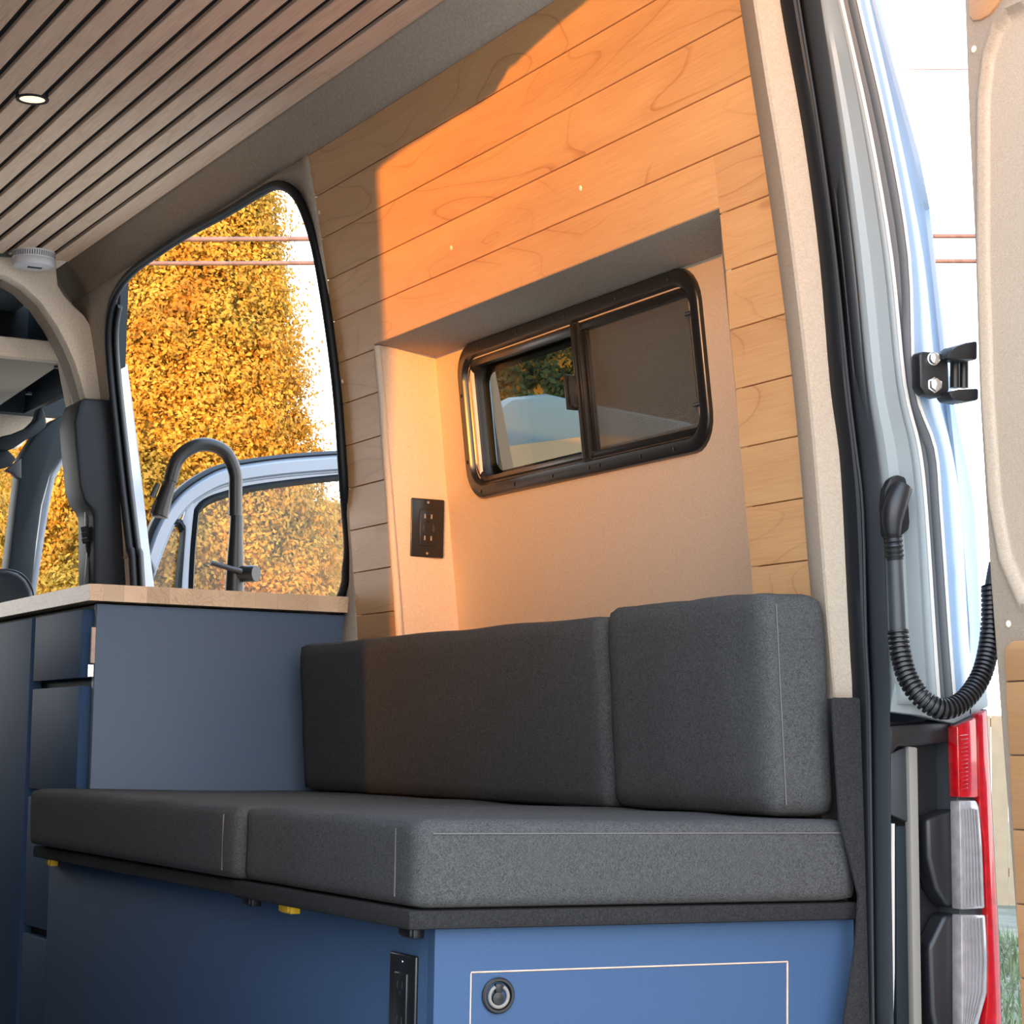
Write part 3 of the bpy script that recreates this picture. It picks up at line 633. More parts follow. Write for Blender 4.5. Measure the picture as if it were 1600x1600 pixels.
# drawer fronts on the aisle side; the gaps between are finger pulls
def front(nm, y0, y1, z0, z1, hx=1.118):
    o = hexa(nm, [(hx, y0+.012, z0), (hx, y1, z0), (hx, y1, z1), (hx, y0+.012, z1), (1.138, y0-.004, z0), (1.138, y1, z0), (1.138, y1, z1), (1.138, y0-.004, z1)], 'navy', kc, bv=.0012); return o
front('drawer', 3.905, 4.247, .124, .250); front('drawer', 3.905, 4.247, -.084, .109); front('drawer', 3.905, 4.247, -.345, -.100); front('drawer', 3.905, 4.247, -.59, -.362)
front('door_panel', 4.262, 4.70, -.59, .250); front('door_panel', 4.712, 5.04, -.59, .250)
box('drawer_side', 1.124, 1.132, 3.872, 3.878, .150, .215, 'ply', kc); box('slide_bracket', 1.122, 1.130, 3.874, 3.882, .125, .147, 'chrome', kc)
# counter: staves glued side by side, each its own
ct = thing('countertop', (1.38, 4.4, .262), 'butcher block countertop of glued light wood staves on the blue cabinet', 'countertop')
cpx = [140, 162, 194, 230, 265, 299, 332, 367, 400, 434, 482, 499, 530, 557]
xs = [P(1, 3.85, x, 925)[0] for x in cpx]
for a, b in zip(xs[:-1], xs[1:]): box('stave', a, b, 3.85, 5.06, .262, .2925, 'butcher', ct, bv=.0003, seg=1)
# filler strip between counter end and the boards
box('trim_10', 1.628, 1.650, 3.80, 3.90, -.6, .255, 'niche', kind='structure')

# faucet
FB = P(2, .293, 366, 924); fx, fy = 1.535, 4.35
fa = thing('faucet', (fx, fy, .2925), 'matte black pull-down kitchen faucet with high arched neck on the countertop', 'faucet')
fp = lambda x, y: np.array(P(1, fy, x, y))
base = fp(366, 930); top = fp(368, 806)
lathe('base', (base[0], fy, .2925), [(.030, 0), (.030, .006), (.024, .010), (.0205, .02)], 'faucet', fa)
lathe('body', (base[0], fy, .30), [(.0205, 0), (.0200, .04), (.0185, .09), (.0150, .145), (.0137, top[2]-.30)], 'faucet', fa)
arc = spline([fp(*q) for q in [(368, 806), (368, 765), (367, 738), (355, 710), (335, 697), (312, 695), (290, 705), (275, 722), (266, 752)]], 6)
tube('neck', arc, .0143, 'faucet', fa, seg=18)
tube('spray_joint', [fp(266.5, 750), fp(265, 755)], .0122, 'blk', fa, seg=18)
tube('spray_head', [fp(265, 755), fp(258, 775), fp(251, 795), fp(248, 806)], [.0142, .0155, .0185, .0195], 'faucet', fa, seg=20)
tube('nozzle', [fp(248, 804), fp(247.4, 808)], .0145, 'rubber2', fa, seg=20)
tube('spray_button', [fp(247, 756), fp(238, 776)], [.0055, .007], 'rubber2', fa, seg=10)
hb = fp(370, 897); cd = np.array([.55, -.8, 0])/np.hypot(.55, .8)
lathe('handle_hub', hb-cd*.002+np.array([0, 0, 0]), [(0, 0), (.0175, 0), (.0175, .050), (.0165, .052), (0, .052)], 'faucet', fa, axis=cd)
h0 = hb+cd*.030; h1 = np.array(P(1, fy-.03, 329, 879))
tube('lever', [h0, h1], [.0062, .0056], 'faucet', fa, seg=14)

# ================================================================== BENCH
bc = thing('bench_cabinet', (1.35, 3.0, -EZ), 'navy blue bench cabinet under the grey seat cushions', 'cabinet')
box('side_panel', 1.061, 1.079, 2.2681, 3.868, -.6, -.198, 'navy', bc, bv=.001)
# rear panel with the routed door opening
DX0, DX1, DZ0, DZ1 = 1.108, 1.537, -.56, -.2485
V = []; o4 = [(1.061, -.6), (1.643, -.6), (1.643, -.198), (1.061, -.198)]; h4 = [(DX0-.0015, DZ0), (DX1+.0015, DZ0), (DX1+.0015, DZ1+.0015), (DX0-.0015, DZ1+.0015)]
for y in (2.25, 2.268): V += [(x, y, z) for x, z in o4]+[(x, y, z) for x, z in h4]
F = []
for i in range(4):
    j = (i+1) % 4; F += [(i, j, 4+j, 4+i), (8+i, 12+i, 12+j, 8+j), (i, 8+i, 8+j, j)]
finish('rear_panel', V, F, 'navy', bc)
ef = [(4+i, 4+(i+1) % 4, 12+(i+1) % 4, 12+i) for i in range(4)]
V2 = V[4:8]+V[12:16]; finish('routed_edge', V2, [(i, (i+1) % 4, (i+1) % 4+4, i+4) for i in range(4)], 'ply', bc)
dr = box('access_door', DX0+.0005, DX1-.0005, 2.2505, 2.268, DZ0+.002, DZ1-.0005, 'navy', bc)
box('door_edge', DX0+.0003, DX1-.0003, 2.2515, 2.2525, DZ0+.0018, DZ1-.0003, 'ply', bc)
# the pale bevel round the door: thin routed lip
for p0, p1 in [((DX0-.001, DZ0), (DX0-.001, DZ1)), ((DX0-.001, DZ1+.001), (DX1+.001, DZ1+.001)), ((DX1+.001, DZ1), (DX1+.001, DZ0))]:
    tube('routed_lip', [(p0[0], 2.2508, p0[1]), (p1[0], 2.2508, p1[1])], .0013, 'ply', bc, seg=6)
rx, rz_ = 1.1415, -.2745
lathe('latch_ring', (rx, 2.25, rz_), [(.0205, 0), (.0205, .002), (.019, .0035), (.0165, .0035), (.0150, .001), (.0150, -.004), (0, -.004)], 'faucet', dr, axis=(0, -1, 0), seg=36)
ring = [(rx+.0118*math.sin(a), 2.2475, rz_-.001+.0118*math.cos(a)) for a in np.linspace(.45, 2*math.pi-.45, 28)]
tube('pull_ring', ring, .0022, 'edge_grey', dr, seg=8)
box('latch_tongue', rx-.0045, rx+.0045, 2.246, 2.2525, rz_+.004, rz_+.0135, 'faucet', dr, bv=.001)
lathe('latch_hub', (rx, 2.252, rz_-.003), [(.008, 0), (.007, .004), (0, .005)], 'faucet', dr, axis=(0, -1, 0))
# outlet on the aisle side of the bench
ol = thing('power_outlet', (1.061, 2.327, -.35), 'black power outlet on the dark navy aisle side of the bench', 'outlet')
oy, oz = 2.327, -.288
box('cover_plate', 1.056, 1.061, oy-.036, oy+.036, oz-.056, oz+.056, 'blkmetal', ol, bv=.003, seg=3)
box('socket_face', 1.0535, 1.057, oy-.0175, oy+.0175, oz-.0345, oz+.0345, 'blkmetal', ol, bv=.0015)
for dz in (.021, -.019):
    for dy in (-.0065, .0065): box('slot', 1.0531, 1.0537, oy+dy-.0012, oy+dy+.0012, oz+dz-.004, oz+dz+.004, 'rubber2', ol)
    disc('ground_hole', (1.0537, oy, oz+dz-.0095), (-1, 0, 0), .0024, .0006, 'rubber2', ol, seg=12)
for dz in (.047, -.047): lathe('screw', (1.056, oy, oz+dz), [(.0026, 0), (.0024, .0008), (0, .001)], 'chrome', ol, axis=(-1, 0, 0), seg=10)
# lids
b1 = box('lid', 1.020, 1.632, 2.232, 2.806, -.1975, -.176, 'carpet', bc, bv=.004)
b2 = box('lid', 1.030, 1.632, 2.812, 3.868, -.1975, -.178, 'carpet', bc, bv=.004)
# latches and catches under the lids
def catch(y, col, lab, w=.018):
    t = thing('lid_catch', (1.055, y, -.212), lab, 'catch')
    box('catch_body', 1.047, 1.0605, y-w/2, y+w/2, -.211, -.199, col, t, bv=.001)
    box('catch_hook', 1.043, 1.047, y-w/2+.001, y+w/2-.001, -.209, -.200, col, t, bv=.0008)
catch(2.675, 'yellow', 'yellow plastic catch under the middle of the bench boards', .034)
catch(3.815, 'yellow', 'small yellow catch under the far end of the bench board', .012)
catch(2.815, 'blk', 'black catch under the joint of the two bench boards', .030)
catch(2.295, 'blk', 'black catch under the near corner of the bench board', .034)

# ---- cushions: soft boxes with crowned faces and seam lines
def cushion(name, x0, x1, y0, y1, z0, z1, label, lean=0.0, r=.013, puff=.003, seam=None, ph=0.0):
    N = 12; V = []; F = []; idx = {}
    hx, hy, hz = (x1-x0)/2, (y1-y0)/2, (z1-z0)/2; c = np.array([(x0+x1)/2, (y0+y1)/2, (z0+z1)/2])
    nn = [max(8, int(2*h/.022)) for h in (hx, hy, hz)]
    def pos(u, v, w):
        p = np.array([u*hx, v*hy, w*hz]); q = np.clip(p, [-hx+r, -hy+r, -hz+r], [hx-r, hy-r, hz-r]); d = p-q; l = np.linalg.norm(d)
        if l > 1e-9: p = q+d/l*min(l, r) if np.count_nonzero(np.abs(d) > 1e-9) > 1 else p
        bu, bv_, bw = 1-u*u, 1-v*v, 1-w*w
        p = p+np.array([math.copysign(1, u)*puff*bv_*bw*(abs(u) > .999), math.copysign(1, v)*puff*.6*bu*bw*(abs(v) > .999), puff*bu*bv_*(w > .999)])
        wv = .0008*math.sin(9*p[1]/max(hy, .2)+ph+4*p[0]/hx)+.0006*math.sin(23*p[1]+ph*2+p[2]*60)
        p = p+np.array([wv*(abs(u) > .999), 0, wv*(w > .999)])
        p[0] += -lean*(p[2]+hz)/(2*hz)
        return p+c
    def vert(k):
        if k not in idx: idx[k] = len(V); V.append(pos(*[2*a/n_-1 for a, n_ in zip(k, nn)]))
        return idx[k]
    for ax in range(3):
        b_, c_ = [a for a in range(3) if a != ax]
        for side in (0, nn[ax]):
            for i in range(nn[b_]):
                for j in range(nn[c_]):
                    q = []
                    for di, dj in ((0, 0), (1, 0), (1, 1), (0, 1)):
                        k = [0, 0, 0]; k[ax] = side; k[b_] = i+di; k[c_] = j+dj; q.append(vert(tuple(k)))
                    F.append(tuple(q))
    o = finish(name, V, F, 'cushion'); 
    for p in o.data.polygons: p.use_smooth = True
    tag(o, label, 'cushion')
    e = r*.28
    if seam == 'seat':
        tube('seam', [(x0-puff*.5+.0015, y0+.055, z) for z in np.linspace(z0+.012, z1-.012, 6)], .0011, 'seam', o, seg=6)
        tube('seam', [(x, y0-.0012, z1-.016) for x in np.linspace(x0+.02, x1-.02, 16)], .0009, 'seam', o, seg=6)
    if seam == 'back':
        tube('seam', [(x0+.020-lean*(z-z0)/(z1-z0), y0-.0012, z) for z in np.linspace(z0+.015, z1-.015, 10)], .0009, 'seam', o, seg=6)
    return o
cushion('seat_cushion', 1.024, 1.625, 2.226, 2.778, -.1755, -.075, 'dark grey seat cushion at the open rear end of the bench', seam='seat', ph=.5)
cushion('seat_cushion', 1.017, 1.625, 2.784, 3.862, -.1765, -.077, 'dark grey long seat cushion beside the kitchen cabinet', seam='seat', ph=2.0)
cushion('back_cushion', 1.512, 1.612, 2.245, 2.645, -.0722, .204, 'dark grey back cushion at the rear end, slightly taller', lean=.018, r=.020, puff=.002, seam='back', ph=1)
cushion('back_cushion', 1.512, 1.612, 2.652, 3.80, -.0740, .1935, 'dark grey long back cushion beside the kitchen cabinet', lean=.018, r=.014, puff=.002, ph=3)

# ================================================================== CEILING FITTINGS
al = thing('gas_alarm', (1.328, 5.195, ZC-.035), 'white round alarm fixed to the front end of the slatted ceiling', 'alarm')
ac = (1.326, 5.195, ZC)
lathe('base_ring', ac, [(0, 0), (.052, 0), (.052, -.004), (.0515, -.017), (.0505, -.019)], 'white', al, seg=48)
lathe('cover', ac, [(.0495, -.017), (.0515, -.021), (.0515, -.032), (.048, -.037), (.030, -.039), (.024, -.041), (0, -.041)], 'white', al, seg=48)
for i in range(56):
    a = 2*math.pi*i/56; c, s = math.cos(a), math.sin(a); c_, s_ = math.cos(a+.035), math.sin(a+.035)
    pts = [(ac[0]+.0521*c, ac[1]+.0521*s, ZC-.004), (ac[0]+.0521*c_, ac[1]+.0521*s_, ZC-.004), (ac[0]+.0519*c_, ac[1]+.0519*s_, ZC-.016), (ac[0]+.0519*c, ac[1]+.0519*s, ZC-.016)]
    slab('vent_slot', pts, (-.0008*c, -.0008*s, 0), 'dark', al)
box('display', ac[0]-.017, ac[0]+.017, ac[1]-.020, ac[1]-.008, ZC-.0425, ZC-.0405, 'dark', al)
lamp_d = bpy.data.lights.new('lamp', 'SPOT'); lamp_d.energy = .8; lamp_d.color = (1.0, .84, .62); lamp_d.spot_size = math.radians(165); lamp_d.spot_blend = .6; lamp_d.shadow_soft_size = .02
lamp_fill = lamp_d.copy(); lamp_fill.energy = 6.0  # unseen fill lamp, added to brighten the front arch
for lx, ly, ld in [(.990, 3.937, lamp_d), (.33, 5.0, lamp_fill)]:
    lo = bpy.data.objects.new('lamp', ld); COL.objects.link(lo); lo.location = (lx, ly, ZC-.006+EZ)
dl = thing('recessed_light', (.990, 3.937, ZC), 'small round recessed light glowing in the slatted ceiling', 'ceiling light')
lathe('bezel', (.990, 3.937, ZC-.0005), [(.0235, .002), (.0235, -.002), (.030, -.003), (.031, 0), (.031, .012)], 'dark', dl, seg=40)
lathe('diffuser', (.990, 3.937, ZC-.0005), [(0, -.001), (.0235, -.001), (.0235, .004)], 'lamp', dl, seg=32)

d2 = dl.copy(); COL.objects.link(d2); d2.location = (.33, 5.0, ZC+EZ); d2['label'] = 'unseen copy of the recessed light, added with a fill lamp to brighten the front arch'  # unseen fixture copy, added where the fill lamp hangs
for ch in list(dl.children):
    c = ch.copy(); COL.objects.link(c); c.parent = d2
for q in (dl, d2): q['group'] = 'recessed lights in the slatted ceiling'
# ================================================================== CAB
cab = thing('wall_front', (1.2, 5.4, -EZ), None, None, kind='structure')
S = lambda nm, px, Y, d, mt, par=cab, bv=.006: slab(nm, [P(1, Y, *q) for q in px], (0, d, 0), mt, par, bv=bv)
S('headliner_arch', [(-60, 405), (0, 400), (40, 402), (88, 410), (90, 432), (92, 446), (102, 462), (115, 476), (132, 492), (147, 515), (157, 545), (163, 580), (171, 626), (133, 624), (126, 598), (117, 568), (105, 540), (88, 508), (65, 474), (38, 448), (10, 432), (-60, 415)], 5.28, .05, 'arch', bv=.008)
S('arch_return', [(132, 625), (124, 598), (113, 566), (100, 538), (84, 508), (62, 476), (36, 450), (8, 434), (8, 428), (40, 444), (90, 500), (130, 600), (140, 625)], 5.30, .10, 'head', bv=.004)
S('pillar_trim', [(125, 624), (135, 622), (172, 624), (182, 628), (188, 720), (198, 820), (212, 925), (148, 925), (147, 800), (133, 782), (126, 760), (120, 700), (117, 660)], 5.205, .15, 'dark', bv=.012)
S('corner_fill', [(150, 480), (168, 470), (176, 625), (203, 925), (180, 925), (165, 625)], 5.34, .02, 'rubber')
S('corner_head', [(84, 404), (190, 396), (180, 430), (165, 480), (150, 540), (120, 505), (90, 450)], 5.41, .02, 'head')
box('dashboard', -.3, 1.75, 7.0, 7.3, -.6, .22, 'dark2', cab)
# overhead shelf
sh_ = thing('overhead_shelf', (.9, 5.9, .98), 'beige fabric overhead shelf above the cab at the far left', 'shelf')
q0 = P(1, 5.5, 0, 522); q1 = P(1, 5.5, 98, 534); q2 = P(1, 5.5, 112, 562); q3 = P(1, 5.5, 0, 556)
xl_ = -.1
box('front_rail', xl_, q1[0], 5.5, 5.54, q3[2], q1[2], 'arch', sh_, bv=.008)
hexa('shelf_board', [(xl_, 5.52, q3[2]+.012), (q2[0]-.005, 5.52, q3[2]+.012), (q2[0]-.005, 6.7, q3[2]-.03), (xl_, 6.7, q3[2]-.03), (xl_, 5.52, q3[2]+.024), (q2[0]-.005, 5.52, q3[2]+.024), (q2[0]-.005, 6.7, q3[2]-.018), (xl_, 6.7, q3[2]-.018)], 'head', sh_)
S('end_bracket', [(98, 534), (113, 562), (120, 600), (127, 650), (122, 661), (114, 640), (104, 590), (99, 562), (92, 545)], 5.52, .06, 'arch', sh_, .003)
box('storage_back', xl_, 1.74, 6.3, 6.35, q3[2]-.02, 1.75, 'dark2', sh_); box('storage_side', 1.60, 1.62, 5.37, 6.3, .97, 1.7, 'dark2', sh_)
for q in [(90, 572), (45, 613)]:
    p = P(2, q3[2]+.008, *q); disc('clip', p, (0, 0, -1), .010, .006, 'rubber2', sh_, seg=12)
S('cab_headliner', [(-60, 600), (130, 575), (126, 640), (100, 645), (60, 668), (30, 700), (0, 700), (-60, 700)], 6.45, .04, 'arch')
S('roof_pad', [(-60, 640), (64, 610), (72, 660), (30, 690), (-60, 700)], 6.40, .03, M['head'])
# A pillar and the door frame, windscreen side dark
ap = [(117, 640), (124, 660), (118, 694), (97, 716), (80, 740), (66, 790), (58, 850), (50, 930), (6, 930), (14, 870), (22, 800), (27, 760), (32, 715), (55, 680), (85, 655)]
S('windscreen_pillar', ap, 6.10, .08, 'dark2', bv=.012)
S('frame_edge', [(119, 690), (119, 700), (100, 722), (86, 748), (77, 792), (68, 850), (56, 930), (47, 930), (58, 850), (66, 790), (80, 740), (97, 714)], 6.16, .03, 'silver', bv=.003)
S('grab_handle', [(0, 682), (18, 678), (42, 668), (56, 655), (60, 640), (66, 634), (72, 650), (74, 665), (62, 676), (40, 688), (22, 700), (10, 704), (-10, 700)], 6.0, .05, 'dark2', bv=.008)
S('sun_visor', [(-30, 705), (12, 702), (26, 716), (18, 728), (-5, 734), (-30, 730)], 6.05, .03, 'dark2', bv=.006)
S('mirror_trim', [(8, 735), (34, 715), (34, 748), (26, 746), (18, 738)], 6.08, .03, 'rubber2', bv=.004)
# seat belt
sb = thing('seat_belt', P(1, 5.33, 138, 900), 'grey seat belt with black buckle loop on the dark front pillar', 'seat belt')
S('guide_plate', [(133, 782), (140, 781), (144, 790), (144, 832), (134, 832)], 5.262, .01, 'paint2', sb, .002)
S('strap', [(137, 855), (145, 855), (146, 880), (143, 925), (130, 925), (134, 890)], 5.255, .006, 'paint2', sb, .001)
for i in range(3): tube('belt_loop', [P(1, 5.25, 127+i, 828+i*9), P(1, 5.245, 136, 826+i*9), P(1, 5.25, 145, 832+i*9)], .007, 'black_gap', sb, seg=10)
S('belt_buckle', [(134, 845), (145, 848), (144, 866), (140, 872), (136, 860)], 5.246, .012, 'black_gap', sb, .003)
# seat
st = thing('cab_seat', (.95, 5.65, -EZ), 'dark navy cab seat whose rounded backrest shows above the countertop', 'seat')
pr = [(-260, 905), (-200, 893), (-60, 889), (0, 890), (15, 890.5), (30, 895), (42, 905), (50, 920), (54, 940), (56, 1000), (50, 1300), (-260, 1300)]
o = slab('backrest', [P(1, 5.62, *q) for q in pr], (0, .12, 0), 'leather', st); bevel(o, .02, 4)
tube('piping', spline([P(1, 5.619, x, y) for x, y in pr[:9]], 5), .0025, 'rubber2', st, seg=6)
box('seat_base', .55, 1.1, 5.68, 6.15, -.6, -.15, 'leather', st, bv=.03)

# ================================================================== OPEN FRONT DOOR (seen through the side opening)
YD = 6.3
fd = thing('door_2', P(1, YD, 400, 1100), None, None, kind='structure')
D = lambda pts, y=YD: spline([P(1, y, *q) for q in pts], 6)
o1 = [(226, 860), (236, 826), (252, 798), (280, 765), (312, 742), (345, 727), (385, 719), (450, 711), (540, 705), (620, 702)]
o2 = [(230, 866), (241, 832), (257, 804), (284, 772), (316, 749), (348, 734), (388, 726), (451, 718), (540, 712), (620, 709)]
o3 = [(238, 905), (262, 842), (275, 815), (296, 790), (325, 771), (352, 760), (388, 752), (452, 744), (540, 737), (620, 733)]
A1, A2, A3 = D(o1), D(o2), D(o3)
off_ = lambda L_, dy: [p+np.array([0, dy, 0]) for p in L_]
loft('weatherstrip', [off_(A1, .03), off_(A1, 0), off_(mid(A1, A2, .5), -.008), off_(A2, 0)], 'rubber', fd, thick=.004)
loft('upper_frame', [off_(A2, .004), off_(mid(A2, A3, .25), -.012), off_(mid(A2, A3, .7), -.010), off_(mid(A2, A3, .8), .002), off_(A3, .004)], 'silver', fd, thick=.01)
i3 = [(300, 1100), (302, 915), (309, 815), (314, 798), (327, 787), (352, 777), (388, 768), (452, 758), (540, 749), (620, 744)]
i2 = [(293, 1100), (295, 915), (302, 812), (307, 792), (322, 779), (350, 769), (388, 760), (452, 751), (540, 742), (620, 737)]
loft('glass_channel', [off_(D(i2), -.004), off_(mid(D(i2), D(i3), .5), -.014), off_(D(i3), .006)], 'rubber', fd, thick=.004)
slab('frame_web', [P(1, YD-.004, *q) for q in [(286, 815), (296, 788), (325, 769), (352, 758), (388, 750), (452, 742), (540, 735), (620, 731), (620, 739), (540, 744), (452, 753), (388, 762), (350, 771), (322, 781), (309, 794), (304, 815)]], (0, .015, 0), 'silver', fd)
slab('division_bar', [P(1, YD-.006, *q) for q in [(281, 1100), (284, 915), (290, 830), (285, 815), (292, 795), (302, 784), (305, 795), (300, 830), (294, 930), (292, 1100)]], (0, .02, 0), 'silver', fd, bv=.003)
t_o = [(233, 870), (258, 822), (266, 812), (278, 811), (287, 818), (289, 835), (281, 930), (276, 1100)]
t_i = [(236, 878), (262, 830), (270, 822), (278, 823), (281, 830), (282, 842), (273, 930), (268, 1100)]
loft('quarter_seal', [off_(D(t_o), 0), off_(mid(D(t_o), D(t_i), .5), -.010), off_(D(t_i), .004)], 'rubber', fd, thick=.004)
slab('door_pane', [P(1, YD+.008, *q) for q in [(296, 1100), (300, 900), (308, 800), (325, 780), (388, 762), (452, 754), (620, 740), (640, 1100)]], (0, .003, 0), 'g_clear', fd)
slab('quarter_pane', [P(1, YD+.008, *q) for q in [(225, 1100), (234, 880), (262, 822), (280, 818), (284, 840), (272, 1100)]], (0, .003, 0), 'g_clear', fd)
slab('lower_panel', [P(1, YD-.01, *q) for q in [(225, 1010), (640, 1010), (640, 1560), (225, 1560)]], (0, .06, 0), 'silver', fd, bv=.01)

# ================================================================== OUTDOORS
ground = finish('floor_ground', [(-90, -40, -1.25), (90, -40, -1.25), (90, 90, -1.25), (-90, 90, -1.25)], [(0, 1, 2, 3)], mat('gravel_and_grass', (.44, .43, .37), .95, var=(2.5, .25), bump=(40, .6)), kind='structure')
ground.name = 'ground'
lawn = finish('lawn', [(4.5, 5.5, -1.244), (30, 5.5, -1.244), (30, 40, -1.244), (4.5, 40, -1.244)], [(0, 1, 2, 3)], mat('patchy_lawn', (.125, .13, .10), .95, var=(2.2, .45), bump=(40, .6)), kind='structure')
# foliage: thousands of small leaf sprays on clumps, merged as stuff per crown
def leafmat(name, cols):
    m = bpy.data.materials.new(name); m.use_nodes = True; n = m.node_tree; L = n.links; b = n.nodes['Principled BSDF']
    b.inputs['Roughness'].default_value = .7; b.inputs['Specular IOR Level'].default_value = .15
    t = n.nodes.new('ShaderNodeTexCoord'); z = n.nodes.new('ShaderNodeTexNoise'); z.inputs['Scale'].default_value = 1.15; z.inputs['Detail'].default_value = 6; z.inputs['Roughness'].default_value = .65
    r = n.nodes.new('ShaderNodeValToRGB'); r.color_ramp.elements[0].position = .30; r.color_ramp.elements[1].position = .70
    r.color_ramp.elements[0].color = (*cols[0], 1); r.color_ramp.elements[1].color = (*cols[-1], 1)
    for k2, c in enumerate(cols[1:-1]): e = r.color_ramp.elements.new(.30+.40*(k2+1)/(len(cols)-1)); e.color = (*c, 1)
    L.new(t.outputs['Object'], z.inputs[0]); L.new(z.outputs[0], r.inputs[0]); L.new(r.outputs[0], b.inputs['Base Color'])
    tr = n.nodes.new('ShaderNodeBsdfTranslucent'); L.new(r.outputs[0], tr.inputs[0]); x = n.nodes.new('ShaderNodeMixShader'); x.inputs[0].default_value = .3
    L.new(b.outputs[0], x.inputs[1]); L.new(tr.outputs[0], x.inputs[2]); L.new(x.outputs[0], n.nodes['Material Output'].inputs[0])
    return m
M['leaf_y'] = leafmat('golden_foliage', [(.27, .08, .012), (.41, .18, .022), (.55, .31, .04), (.34, .23, .035), (.48, .25, .03)])
M['leaf_o'] = leafmat('orange_foliage', [(.27, .05, .01), (.42, .14, .015), (.50, .26, .035), (.38, .22, .035), (.38, .12, .015)])
M['leaf_d'] = leafmat('dark_green_foliage', [(.01, .02, .008), (.02, .04, .015), (.03, .05, .02)])
M['bark'] = mat('bark', (.10, .06, .04), .9, bump=(30, .6))
M['core'] = mat('foliage_core', (.16, .11, .02), 1, var=(6, .5))
def crown(name, cx, cy, z0, z1, rad, nclump, leaf, label, seed, mt, leafs=.017, per=110, clump=.14):
    """rad(t): radius at height t 0..1; clumps on the shell, each a tuft of small leaves"""
    g = np.random.default_rng(seed)
    t = thing(name, (cx, cy, -1.25), label, 'tree')
    tube('trunk', [(cx, cy, -1.25), (cx+.05, cy, z0+(z1-z0)*.3), (cx, cy, z0+(z1-z0)*.75)], [.14, .11, .03], 'bark', t, seg=9)
    # inner mass
    hs_ = np.linspace(0, 1, 14); prof = [(max(.02, rad(h)*.86), z0+h*(z1-z0)) for h in hs_]
    lathe('crown_core', (cx, cy, 0), prof, 'core', t, seg=24)
    h = g.random(nclump)**.9; a = g.random(nclump)*2*np.pi
    face = np.arctan2(-cy, -cx); a = face+(g.random(nclump)-.5)*2*np.pi*.62      # the side that can be seen
    rr = np.array([rad(q) for q in h])*(.74+.33*g.random(nclump))
    C = np.stack([cx+rr*np.cos(a), cy+rr*np.sin(a), z0+h*(z1-z0)], 1)
    out = np.stack([np.cos(a), np.sin(a), np.full_like(a, .35)], 1)
    n = nclump*per
    ci = np.repeat(np.arange(nclump), per); cs = clump*(.5+g.random(nclump))[ci]
    d = g.normal(size=(n, 3)); d /= np.linalg.norm(d, axis=1)[:, None]; d = d+out[ci]*.7
    P0 = C[ci]+d*(cs*(.35+.65*g.random(n)))[:, None]*np.array([1, 1, 1.15])
    nrm = d+g.normal(size=(n, 3))*.45; nrm /= np.linalg.norm(nrm, axis=1)[:, None]
    up = np.cross(nrm, g.normal(size=(n, 3))); up /= np.linalg.norm(up, axis=1)[:, None]; sd = np.cross(nrm, up)
    s = leafs*(.5+g.random(n))[:, None]
    V = np.stack([P0-up*s, P0+sd*s*.55, P0+up*s, P0-sd*s*.55], 1).reshape(-1, 3)
    me = bpy.data.meshes.new('leaves'); V[:, 2] += EZ; V = V-ROOT[t.name]
    me.vertices.add(4*n); me.vertices.foreach_set('co', V.ravel()); me.loops.add(4*n); me.loops.foreach_set('vertex_index', np.arange(4*n, dtype=np.int32))
    me.polygons.add(n); me.polygons.foreach_set('loop_start', np.arange(0, 4*n, 4, dtype=np.int32)); me.polygons.foreach_set('loop_total', np.full(n, 4, dtype=np.int32))
    me.update(calc_edges=True); me.validate()
    me.materials.append(M[mt]); o = bpy.data.objects.new('leaves', me); COL.objects.link(o); o.parent = t; o['kind'] = 'stuff'
    return t
cone = lambda base, p=.75: (lambda h: base*(1-h)**p*(.55+.45*min(1, h*6+.2)))
def tree_at(px, Y, top_px, base_r, label, seed, mt, p=.6, ncl=900, zb=-1.1, **k):
    d = ray(px, top_px); s = Y/d[1]; c = d*s
    return crown('conifer_tree', c[0], Y, zb, c[2], cone(base_r, p), ncl, None, label, seed, mt, **k)
tree_at(290, 15.0, -230, 1.52, 'tall golden conifer filling the side opening, its right edge against the sky', 1, 'leaf_y', p=.84, ncl=4200)
tree_at(70, 19.5, -150, 1.5, 'orange and yellow tree seen through the cab side window', 3, 'leaf_o', p=.5, ncl=3000)
tree_at(-170, 11.2, 520, .85, 'olive yellow tree seen through the windscreen at the far left', 4, 'leaf_y', p=.5, ncl=1500)
tree_at(505, 21.0, 800, .55, 'low orange and green bush behind the open front door glass', 5, 'leaf_o', p=.35, ncl=900, leafs=.03)
# cables
def wire(name, zpx, r, label, ys):
    pts = []
    for x in (-900, 325, 485, 1455, 2400):
        y = float(np.interp(x, [325, 1455], ys))
        d = ray(x, y)*13.2; pts.append(d)
    o = tube(name, pts, r, 'cable', seg=8); tag(o, label, 'cable'); return o
wire('power_cable', 0, .0150, 'thick brown overhead cable, upper of the close pair', (374, 369))
wire('power_cable', 0, .0135, 'thick brown overhead cable, lower of the close pair', (411.5, 408))
wire('power_cable', 0, .0035, 'thin dark overhead wire crossing the sky beside the open rear door', (118, 108.5))
